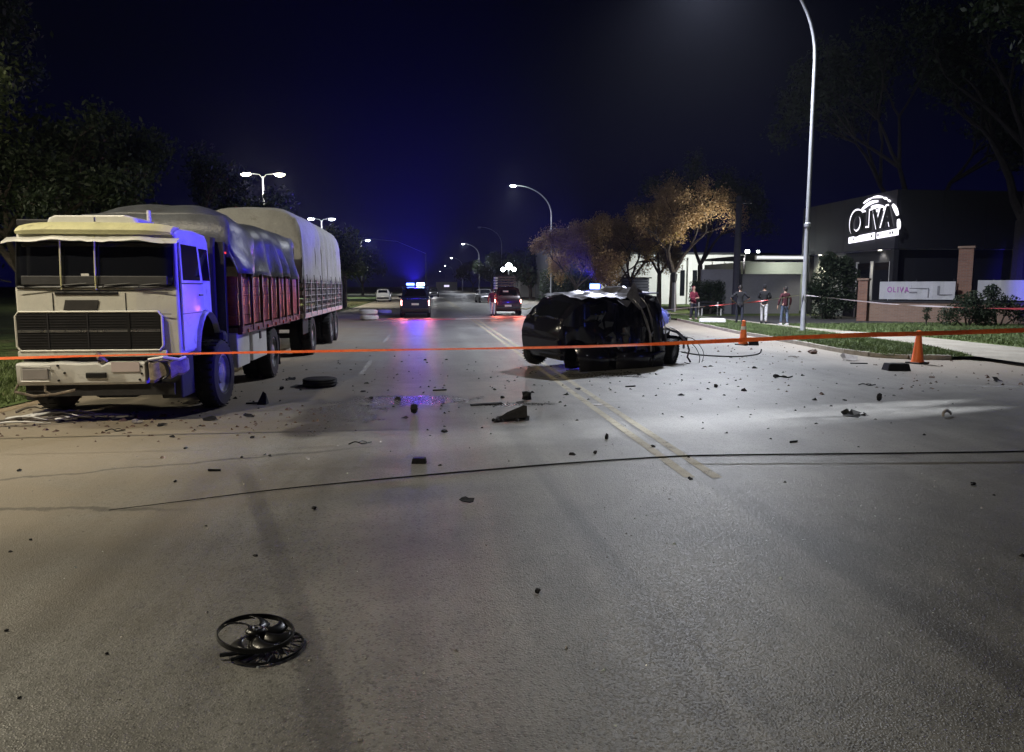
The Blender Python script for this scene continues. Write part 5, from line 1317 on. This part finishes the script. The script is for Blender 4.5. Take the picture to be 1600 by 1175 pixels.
T_jean = mat('blue_denim', (.10, .13, .20), .9, 0, .2, 10, .3); T_dark = mat('dark_trouser_cloth', (.02, .022, .035), .9, 0, .2, 8, .3)
S_white = mat('white_shoe', (.65, .65, .65), .6, 0, .05, 4, 0); J_grey = mat('grey_hoodie_cloth', (.10, .09, .10), .9, 0, .2, 8, .3)
q = at(1155, 506.5, vz); person('bystander in short sleeves and dark clothes beside the left cone', (q.x, q.y, vz), 3.0, 1.8, J_black, T_dark, J_black, sleeves=False, arms='hips')
q = at(1193, 505.5, vz); person('bystander in white trousers and bulky black jacket', (q.x, q.y, vz), 2.6, 1.84, J_black, T_white, J_black, hood=True, arms='front')
q = at(1225, 508, vz); person('bystander in jeans, maroon jacket and white shoes nearest the lamp pole', (q.x, q.y, vz), 3.3, 1.74, J_maroon, T_jean, S_white, arms='down')
q = at(1083, 500, vz); person('person in red jacket standing by the hedge', (q.x, q.y, vz), .4, 1.76, J_red, T_dark, S_white, hood=True, arms='front')
q = at(770, 493.5); person('person in pale trousers beside the dark off-roader', (q.x, q.y, 0), 2.9, 1.72, J_red, T_white, J_black, arms='down')
q = at(1096, 497, vz); person('person in dark coat right of the one in red', (q.x, q.y + 1.2, vz), 3.4, 1.5, J_black, T_dark, J_black, hood=True, arms='front')

# ================================================================ CONES, TAPES, CABLE
M_orange = mat('cone_orange', (.85, .17, .03), .5, 0, .1, 5, .1, dirt=(.3, .1, .05), dirtamt=.1)
M_white_band = mat('cone_white_band', (.7, .66, .6), .4, 0, .1, 5, .1)
def cone(label, q, h=.74):
    t = thing('traffic_cone', label, 'traffic cone', q, RND.uniform(0, 1), 'orange traffic cones by the kerb')
    box('base', (0, 0, .02), (.38, .38, .04), M_black, t, .012)
    MB().lathe([(.15, .04), (.13, .10), (.10, h * .45), (.055, h * .93), (.045, h), (.001, h + .01)], 24).build('cone_body', M_orange, t, smooth=True)
    MB().lathe([(.083, h * .66), (.070, h * .80)], 24).build('reflective_band', M_white_band, t, smooth=True) if 'left' in label else None
    MB().lathe([(.05, h * .96), (.062, h * .985), (.062, h * 1.03), (.001, h * 1.05)], 16).build('knob', M_orange, t, smooth=True)
    return t
cone('left orange cone, behind the tape near the grass kerb', tuple(at(1161, 539)))
cone('right orange cone nearest the camera, tape crossing its top', tuple(at(1433, 568)), .76)
def tape_mat(name, ca, cb, m_scale, bw):
    m, t, o = newmat(name); n = NT(t)
    tc = n.n('ShaderNodeTexCoord').outputs['Object']; sp = n.n('ShaderNodeSeparateXYZ'); n.l(tc, sp.inputs[0])
    f = n.m('FRACT', n.m('MULTIPLY', sp.outputs[0], m_scale)); k = n.m('LESS_THAN', f, bw)
    g = n.ss(n.noise(tc, 22, 3), .52, .56)
    c = n.mix(k, ca, cb); c = n.mix(n.m('MULTIPLY', n.m('MULTIPLY', g, n.m('GREATER_THAN', f, .1)), .25), c, (.25, .03, .01))
    b = n.bsdf(o, c, .45, 0, None, .5)
    b.inputs['Subsurface Weight'].default_value = 0; return m
M_tape = tape_mat('orange_tape', (.80, .13, .035), (.82, .16, .04), 1.0, .5)
M_tape2 = tape_mat('red_white_tape', (.42, .045, .045), (.42, .38, .38), .22, .5)
def tape(label, pts, w, twist, m, parent=None, name='barrier_tape', group=None, seg=40):
    P = [Vector(p) for p in pts]; t = thing(name, label, 'barrier tape', P[0], 0, group); rows = []; n = seg * (len(P) - 1)
    for i in range(n + 1):
        f = i / n * (len(P) - 1); k = min(int(f), len(P) - 2); g = f - k
        p0, p1, p2, p3 = P[max(k - 1, 0)], P[k], P[k + 1], P[min(k + 2, len(P) - 1)]
        c = .5 * ((2 * p1) + (-p0 + p2) * g + (2 * p0 - 5 * p1 + 4 * p2 - p3) * g * g + (-p0 + 3 * p1 - 3 * p2 + p3) * g ** 3) - P[0]
        a = twist(i / n); up = Vector((0, math.sin(a), math.cos(a)))
        rows.append([c - up * w / 2, c + up * (.06 * w) + Vector((0, .004, 0)), c + up * w / 2])
    MB().grid(rows).build('ribbon', m, t, smooth=True)
    return t
TYA = 9.3
tape('long orange barrier tape stretched across the whole road in front', [tuple(atY(a, b, yy)) for a, b, yy in ((-160, 566, 9.3), (0, 560, 9.3), (250, 553.5, 9.3), (600, 547, 9.3), (820, 543.5, 9.25), (1000, 538.5, 9.2), (1300, 525, 9.1), (1430, 521.5, 9.05), (1600, 516, 9.0), (1750, 510, 8.9))],
     .058, lambda f: 1.22 + .12 * math.sin(f * 37) if f < .5 else 1.22 * max(0, 1 - (f - .5) / .25) + .12 * math.sin(f * 60), M_tape)
tape('thin red and white tape from the police car to the lamp pole', [tuple(atY(1008, 487, 30.6)), tuple(atY(1120, 477, 29.8)), tuple(atY(1180, 471.5, 29.0)), (14.62, 28.12, 1.52)], .05, lambda f: .5 + 2 * math.sin(f * 9), M_tape2)
tape('red and white tape from the lamp pole to the right frame edge', [(14.68, 28.08, 1.50), tuple(atY(1380, 474, 24)), tuple(atY(1480, 479.5, 20)), tuple(atY(1600, 482.5, 17)), tuple(atY(1720, 482, 15))], .05, lambda f: .4 + 2 * math.sin(f * 8), M_tape2)
tape('dark red tape sagging across the road behind the trailer', [(-3.0, 40.5, .02), (-1.5, 40.4, .03), (1.0, 40.3, .10), (2.9, 40.2, .14), (4.6, 40.0, .18), (7.6, 32.0, .9)], .05, lambda f: 1.0, M_tape2)
cb = thing('road_cable', 'black cable lying across the road in the foreground', 'cable', (0, 0, 0))
wire('cable', [tuple(at(a, b, .012)) for a, b in ((170, 797), (300, 781), (430, 765), (560, 752), (690, 740), (760, 734), (880, 724), (1000, 716), (1080, 712), (1200, 710), (1400, 708), (1600, 705), (1800, 700), (2050, 695))], [.003 + .006 * min(1, i_ / 26) for i_ in range(79)], M_black, cb)

# ================================================================ TYRE STACK, BRANCHES, KERB BLOCK
M_whitetyre = mat('white_painted_tyre', (.62, .60, .60), .7, 0, .1, 5, .3)
q = at(576, 500)
ts = thing('painted_tyre', 'white painted tyre on top of its pair, beside the road', 'tyre', (q.x, q.y, .30), 0, 'white painted tyres stacked by the road')
MB().lathe([(.25, -.11), (.42, -.13), (.50, -.07), (.50, .07), (.42, .13), (.25, .11), (.25, -.11)], 26, 'z', (0, 0, .14)).build('ring', M_whitetyre, ts, smooth=True)
ts2 = copy_thing(ts, (q.x + .05, q.y, .0), .4, 'lower white painted tyre standing on the ground beside the road')
ts3 = copy_thing(ts, (q.x + .35, q.y + 9.5, .0), .4, 'further white painted tyre beyond the stacked pair')
q = at(1113, 504.5, vz)
pb = thing('white_kerb_block', 'long white painted concrete block on the grass near the bystanders', 'block', (q.x, q.y, vz), -.3); MB().box((0, 0, .11), (1.25, .35, .22), taper=.95).build('block', M_plaster, pb, bevel=.03)
br = thing('branch_pile', 'broken grey branches heaped by the left front wheel of the truck', 'branches', tuple(at(50, 662)))
q0 = at(50, 662)
for k in range(16):
    a0 = RND.uniform(-.6, .5); p0 = Vector((RND.uniform(-.5, .3), RND.uniform(-.25, .3), RND.uniform(.02, .12)))
    L_ = RND.uniform(.4, 1.0); pts = [p0 + Vector((L_ * f * math.cos(a0), L_ * f * math.sin(a0) * .5, .05 * math.sin(f * 3) + RND.uniform(-.01, .02))) for f in (0, .3, .6, 1)]
    for p_ in pts: p_.z = max(p_.z, .012)
    MB().tube(pts, [.02, .016, .012, .005], 5).build('branch', M_bark_grey if k % 2 else M_galv, br)

# ================================================================ RADIATOR FAN
q = at(401, 1013)
fn = thing('radiator_fan', 'black ring-shaped radiator fan lying in the foreground', 'radiator fan', (q.x, q.y, 0), .35); fn.scale = (.91, .91, .91)
FN = bpy.data.objects.new('fan_tilt', None)
TLT = Matrix.Rotation(.10, 3, 'Y') @ Matrix.Rotation(.07, 3, 'X')
R0 = .205; ZC = .092
def tilt(v): return TLT @ Vector((v.x, v.y, v.z)) + Vector((0, 0, ZC))
def fpart(mb, name, m, smooth=True): return mb.warp(tilt).build(name, m, fn, smooth=smooth)
fpart(MB().lathe([(R0 - .004, -.014), (R0 + .001, -.015), (R0 + .004, -.012), (R0 + .001, .010), (R0 + .004, .014), (R0 - .003, .015), (R0 - .004, .010), (R0 - .004, -.014)], 72), 'outer_ring', M_black)
M_gloss = mat('glossy_black_plastic', (.006, .006, .007), .30, 0, .3, 10, .1)
for k in range(7):
    if k in (3,): continue
    a0 = k * 2 * math.pi / 7; rows = []
    for i in range(9):
        f = i / 8; r = .055 + (R0 - .062) * f; a = a0 + .55 * f * f; ch = .042 + .052 * f; r_ = []
        for j in range(5):
            g = j / 4 - .5; r_.append(Vector((r * math.cos(a + g * ch / r), r * math.sin(a + g * ch / r), g * .034 * (1 - .35 * f) + .004 * math.cos(g * 5))))
        rows.append(r_)
    mb = MB().grid(rows).warp(tilt); mb.build('blade', M_gloss, fn, smooth=True, solid=.003)
fpart(MB().lathe([(.001, .030), (.035, .030), (.050, .024), (.060, .010), (.060, -.02), (.045, -.03), (.04, -.082), (.001, -.084)], 28), 'hub', M_gloss)
fpart(MB().lathe([(.012, .031), (.020, .034), (.022, .030)], 20), 'hub_boss', M_chrome)
for k in range(3): fpart(MB().lathe([(.001, .034), (.004, .034), (.005, .030)], 8, 'z', (.028 * math.cos(k * 2.09), .028 * math.sin(k * 2.09), 0)), 'bolt', M_chrome)
# lower shroud with its fixed spokes, broken on the left
sh_ = MB()
def low(v): return Vector((v.x + .045, v.y - .03, v.z - .076)) + Vector((0, 0, ZC))
pts = [low(Vector((R0 * 1.0 * math.cos(a), R0 * 1.0 * math.sin(a), .0))) for a in [math.radians(-150 + k * 6) for k in range(36)]]
sh_.tube(pts, .007, 6); sh_.build('shroud_rim', M_black, fn, smooth=True)
for k in range(11):
    a = math.radians(-148 + k * 17); p0 = low(Vector((.045 * math.cos(a + .5), .045 * math.sin(a + .5), .012))); p1 = low(Vector((.13 * math.cos(a + .22), .13 * math.sin(a + .22), .004))); p2 = low(Vector((R0 * math.cos(a), R0 * math.sin(a), 0)))
    MB().tube([p0, p1, p2], .0048, 5).build('spoke', M_black, fn)
MB().tube([(-.20, -.055, .03), (-.10, -.07, .028), (.02, -.06, .03)], .012, 6).build('broken_tab', M_black, fn); MB().tube([(-.15, -.105, .015), (-.08, -.10, .02), (0, -.09, .025)], .010, 6).build('broken_tab', M_black, fn)

# ================================================================ DEBRIS
def chunk_mb(r, seed, flat=.6, pts=None):
    rs = random.Random(seed); mb = MB(); n = 9; rings = []
    for i in range(5):
        ph = -math.pi / 2 + math.pi * i / 4; rings.append([Vector((math.cos(ph) * math.cos(a), math.cos(ph) * math.sin(a), math.sin(ph))) * r * rs.uniform(.6, 1.25) if 0 < i < 4 else Vector((0, 0, math.sin(ph) * r)) + Vector((rs.uniform(-.02, .02) * r, rs.uniform(-.02, .02) * r, 0)) for a in [k * 2 * math.pi / n for k in range(n)]])
    for rg in rings:
        for v in rg: v.z *= flat
    zmin = min(v.z for rg in rings for v in rg)
    for rg in rings:
        for v in rg: v.z -= zmin
    mb.loft(rings, cap=False); return mb
def plate_mb(w, d, h, seed, n=9):
    """irregular broken plate, one edge lifted, slightly curled"""
    rs = random.Random(seed); rim = []
    for k in range(n):
        a = 2 * math.pi * (k + rs.uniform(-.3, .3)) / n; q = rs.uniform(.45, 1.1)
        x, y = math.cos(a) * w / 2 * q, math.sin(a) * d / 2 * q
        rim.append(Vector((x, y, max(.004, h * (.5 + y / d) * rs.uniform(.5, 1.0) + .12 * h * (x / w) ** 2))))
    c = Vector((rs.uniform(-.1, .1) * w, 0, h * .32)); mb = MB()
    mb.add([c] + rim, [(0, 1 + k, 1 + (k + 1) % n) for k in range(n)]); return mb
deb = [  # px, py, kind, width in photograph px, height scale, label
 (798, 655, 'wedge', 54, .5, 'largest black wedge of broken trim in the middle of the road'),
 (823, 624, 'chunk', 18, .8, 'rounded black lump just behind the black wedge'),
 (812, 628, 'plate', 14, .2, 'flat flake beside the rounded black lump'),
 (647, 645, 'chunk', 13, 1.2, 'upright black lump left of the wedge'),
 (634, 652, 'plate', 16, .2, 'flat flake left of the upright black lump'),
 (655, 722, 'box', 23, .35, 'small dark box with blue sheen in mid road'),
 (728, 782, 'plate', 30, .25, 'thin curved shard below the cable'),
 (694, 675, 'chunk', 12, .5, 'pair of small black pieces left of the wedge'),
 (563, 693, 'wire', 36, .2, 'thin twig-like strip on the left lane'),
 (760, 631, 'strip', 52, .1, 'long thin flat strip behind the wedge'),
 (948, 685, 'chunk', 8, 1.2, 'small black piece beside the yellow lines'),
 (930, 708, 'chunk', 7, .8, 'smaller black piece just left of the yellow lines'),
 (1078, 748, 'plate', 10, .5, 'dark flake at the end of the yellow lines'),
 (840, 925, 'chunk', 10, .7, 'single black crumb alone in the foreground'),
 (491, 795, 'chunk', 8, .7, 'black crumb above the fan'),
 (1335, 652, 'plate', 40, .35, 'jagged black fragment in the headlight streak'),
 (1322, 648, 'chunk', 14, .8, 'black lump at the left end of the jagged fragment'),
 (1480, 650, 'arc', 22, .7, 'curved black piece with pale edge at the right'),
 (1374, 625, 'chunk', 9, 1.4, 'upright black bit right of the road centre'),
 (1400, 577, 'box', 36, .3, 'flat black box below the right cone'),
 (1325, 562, 'plate', 38, .35, 'bent pale and black panel beside the kerb corner'),
 (1342, 567, 'strip', 26, .15, 'black strip in front of the bent panel'),
 (1270, 551, 'chunk', 14, .5, 'brownish lump by the kerb'),
 (1240, 557, 'wire', 16, .4, 'crooked scrap left of the brownish lump'),
 (1225, 589, 'wire', 36, .2, 'long thin hooked scrap in the right lane'),
 (1212, 588, 'chunk', 11, .5, 'dark head of the hooked scrap'),
 (1118, 604, 'chunk', 7, .8, 'black crumb right of the wreck'),
 (1177, 538, 'box', 15, .6, 'small black box next to the left cone'),
 (1355, 601, 'wire', 26, .2, 'thin forked scrap above the headlight streak'),
 (1456, 589, 'plate', 14, .3, 'brown flake right of the flat black box'),
 (1558, 595, 'plate', 18, .4, 'dark scrap near the right frame edge'),
 (1520, 757, 'chunk', 9, .6, 'lone black pebble of plastic at the right'),
 (1240, 690, 'strip', 16, .1, 'thin sliver above the cable on the right'),
 (985, 603, 'strip', 18, .1, 'short sliver in front of the wreck'),
 (903, 607, 'plate', 12, .3, 'flake on the yellow lines in front of the wreck'),
 (935, 632, 'plate', 16, .15, 'pale flake on the yellow lines'),
 (500, 602, 'drum', 52, .4, 'squat black drum beside the trailer'),
 (470, 603, 'plate', 34, .1, 'flat black mat left of the drum'),
 (411, 629, 'fin', 17, 1.4, 'upright black fin near the truck wheels'),
 (455, 592, 'plate', 20, .3, 'dark flake behind the flat mat'),
 (440, 607, 'chunk', 8, .6, 'crumb between the fin and the drum'),
 (568, 611, 'plate', 12, .2, 'flake right of the drum'), (580, 622, 'chunk', 8, .5, 'crumb further right of the drum'),
 (687, 609, 'strip', 22, .15, 'sliver far behind the lump'), (785, 621, 'chunk', 8, .5, 'small piece left of the rounded lump'),
 (390, 650, 'plate', 20, .4, 'torn scrap in front of the truck wheel'), (330, 655, 'plate', 26, .3, 'flat torn scrap below the front wheel'),
 (215, 660, 'plate', 22, .4, 'pale torn scrap under the bumper'), (252, 664, 'plate', 20, .25, 'dark flat scrap under the bumper'), (180, 673, 'wire', 30, .2, 'twig on the sand before the truck'),
 (394, 683, 'plate', 11, .4, 'dark flake on sand right of the truck wheel'), (270, 682, 'plate', 10, .4, 'dark flake on the sand, first of a row'), (290, 700, 'chunk', 7, .5, 'crumb on the sand below the row of flakes'), (274, 752, 'chunk', 6, .6, 'crumb near the sealed crack'),
 (422, 712, 'chunk', 6, .6, 'crumb left of mid road'), (378, 714, 'chunk', 5, .6, 'small crumb left of mid road'), (335, 735, 'strip', 20, .1, 'sliver on the sandy side'),
 (30, 735, 'plate', 8, .5, 'flake at the left edge of the sand'), (10, 985, 'chunk', 7, .5, 'crumb at the left frame edge'), (48, 843, 'chunk', 6, .5, 'crumb on the left foreground'), (167, 1021, 'chunk', 7, .5, 'crumb left of the fan'), (30, 1090, 'chunk', 7, .5, 'crumb low at the left'),
]
M_scrap = mat('scrap_black', (.010, .010, .012), .7, 0, .5, 20, .4, spec=.2); M_scrap_pale = mat('scrap_pale', (.30, .28, .27), .5, .2, .3, 10, .3); M_scrap_brown = mat('scrap_brown', (.10, .06, .045), .7, 0, .3, 12, .4)
def dist_at(p): return (p.x * math.sin(YAW) + p.y * math.cos(YAW)) * math.cos(PITCH) + CAMH * math.sin(PITCH)
for i, (px, py, kd, wpx, hs, lab) in enumerate(deb):
    p = at(px, py + 1.5); w = wpx * dist_at(p) / F; mm = M_scrap_pale if 'pale' in lab else M_scrap_brown if 'brown' in lab else M_scrap; sol = 0
    nm = {'chunk': 'debris_lump', 'plate': 'debris_shard', 'wire': 'debris_wire', 'strip': 'debris_strip', 'box': 'debris_box', 'drum': 'debris_drum', 'wedge': 'debris_wedge', 'arc': 'debris_arc', 'fin': 'debris_fin'}[kd]
    t = thing(nm, lab, 'debris', (p.x, p.y, .001), RND.uniform(-.4, .4), 'wreckage scattered on the road'); rs = random.Random(i)
    if kd == 'chunk': chunk_mb(w / 2, i, hs).build('lump', mm, t)
    elif kd == 'plate': plate_mb(w, w * .7, w * hs, i).build('shard', mm, t, solid=.006)
    elif kd == 'strip': MB().box((0, 0, .012), (w, w * .10, .02), rx=.2).build('strip', mm, t)
    elif kd == 'wire': wire('wire', [(-w / 2, 0, .012), (-w * .2, w * .1, .03), (.1 * w, -w * .08, .012), (w / 2, w * .05, .02)], max(.006, w * .03), mm, t); wire('wire', [(-w * .1, .0, .02), (w * .1, w * .2, .03), (w * .3, w * .18, .012)], max(.004, w * .02), mm, t)
    elif kd == 'box':
        MB().box((0, 0, w * hs / 2), (w, w * .6, w * hs), taper=.85).build('case', mm, t, bevel=.006); MB().box((0, 0, w * hs), (w * .7, w * .4, .008)).build('lid', M_gloss, t)
    elif kd == 'drum':
        MB().lathe([(.001, 0), (w * .46, 0), (w * .5, .03), (w * .5, .14), (w * .45, .155), (w * .25, .15), (.001, .14)], 26).build('drum', mm, t, smooth=True)
        for z in (.04, .09): MB().lathe([(w * .5, z), (w * .512, z + .01), (w * .5, z + .02)], 26).build('rib', M_rubber, t, smooth=True)
    elif kd == 'fin':
        MB().add([(-w * .5, 0, 0), (w * .5, 0, 0), (w * .28, .02, w * .9), (.02 * w, .03, w * 1.1), (-w * .15, .02, w * .5), (-w * .4, -.12, 0), (w * .4, -.14, 0)], [(0, 1, 2, 3, 4), (5, 6, 2, 3), (0, 5, 3, 4), (1, 6, 2)]).build('fin', mm, t, solid=.012)
        MB().box((-w * .9, 0, .012), (w * 1.2, .06, .02), rz=.2).build('foot', mm, t)
    elif kd == 'arc':
        pts = [(math.cos(a) * w / 2, math.sin(a) * .02, math.sin(a) * w * .38 + .012) for a in [math.radians(10 + k * 17) for k in range(11)]]
        MB().tube(pts, [.012 + .014 * math.sin(k / 10 * math.pi) for k in range(11)], 6).build('arc', mm, t, smooth=True); MB().tube([(x, y - .02, z + .008) for x, y, z in pts[5:]], .003, 5).build('pale_edge', M_scrap_pale, t)
    elif kd == 'wedge':
        t.rotation_euler = (0, 0, .06)
        mb = MB().add([(-.46 * w, -.10, .02), (.44 * w, -.10, .05), (.47 * w, .0, .40 * w), (.38 * w, .02, .41 * w), (.14 * w, .02, .32 * w), (-.10 * w, .0, .23 * w), (-.38 * w, -.05, .08 * w), (.50 * w, .10, .14 * w), (.44 * w, .16, .30 * w), (.0, .14, .10 * w)],
                      [(0, 1, 2, 3, 4, 5, 6), (1, 7, 8, 2), (0, 6, 9), (5, 9, 6), (7, 1, 0, 9)]); mb.build('wedge', mm, t, solid=.010)
        MB().add([(-.55 * w, -.16, .006), (.5 * w, -.10, .012), (.55 * w, -.02, .05), (.1 * w, .06, .07), (-.4 * w, .02, .05)], [(0, 1, 2, 3, 4)]).build('base_flap', M_gloss, t, solid=.012)
        for k, (dx, dy) in enumerate(((-.52, -.12), (-.42, -.2), (.14, -.2), (-.3, -.16))): mb = chunk_mb(.03, k + 50, .8); mb.warp(lambda v, dx=dx, dy=dy: v + Vector((dx * w, dy * .6, 0))); mb.build('fragment', mm, t)
# crumbs nobody could count
def crumbs(name, label, n, region, smin, smax, m, seed):
    rs = np.random.RandomState(seed); base = np.array([(-1, -.6, 0), (1, -.7, 0), (.8, .7, 0), (-.9, .6, 0), (-.4, -.2, .8), (.5, .1, .6)]); Q = np.array([(0, 1, 5, 4), (1, 2, 5, 5), (2, 3, 4, 5), (3, 0, 4, 4)])
    V = []; Fq = []
    for i in range(n):
        x, y = region(rs); s = rs.uniform(smin, smax) * (1 if rs.rand() < .9 else 2.2); a = rs.uniform(0, 6.28); b = base * s * rs.uniform(.6, 1.3, (6, 3))
        R = np.array([[math.cos(a), -math.sin(a), 0], [math.sin(a), math.cos(a), 0], [0, 0, 1]]); b = b @ R.T + np.array([x, y, .001])
        o_ = len(V) * 6; V.append(b); Fq += [tuple(k + o_ for k in f) for f in ((0, 1, 5, 4), (1, 2, 5), (2, 3, 4, 5), (3, 0, 4))]
    me = bpy.data.meshes.new(name); me.from_pydata([tuple(v) for v in np.concatenate(V)], [], Fq); me.update()
    o = mesh_obj(name, me, m); tag(o, label, 'crumbs', None, 'stuff'); return o
crumbs('dark_crumbs', 'tiny dark crumbs of plastic scattered over the road round the wreck', 420, lambda rs: (rs.normal(1.5, 4.5), 14 + rs.normal(0, 3.5)), .008, .028, M_scrap, 1)
crumbs('dark_crumbs', 'tiny dark grit strewn by the kerb near the cones', 260, lambda rs: (rs.uniform(6, 13), rs.uniform(12, 27)), .008, .03, M_scrap_brown, 2)
crumbs('leaf_litter', 'dead leaf scraps on the sand before the truck', 260, lambda rs: (rs.uniform(-7, -1.2), 10.6 + rs.normal(0, .7)), .008, .03, M_scrap_brown, 3)
crumbs('glass_crumbs', 'glittering bits of broken glass on the asphalt', 240, lambda rs: (rs.normal(1.5, 2.6), abs(rs.normal(0, 4.5)) + 1.8), .002, .006, mat('broken_glass', (.6, .65, .65), .1, 0, .1, 3, 0, spec=1.0), 4)
crumbs('foreground_grit', 'fine loose grit on the foreground asphalt', 900, lambda rs: (rs.uniform(-4, 6), rs.uniform(1.5, 9)), .002, .006, M_scrap_pale, 5)

# ================================================================ HAZE: thin volume added to give the lamps and beacons a glow
hm, ht, ho = newmat('haze_air'); pv = ht.nodes.new('ShaderNodeVolumePrincipled')
pv.inputs['Color'].default_value = (.75, .78, 1, 1); pv.inputs['Density'].default_value = HAZE; pv.inputs['Anisotropy'].default_value = .7
ht.links.new(pv.outputs[0], ho.inputs['Volume'])
hz = MB().box((0, 900, 8), (1990, 2010, 18.4)).build('haze', hm); hz['kind'] = 'stuff'
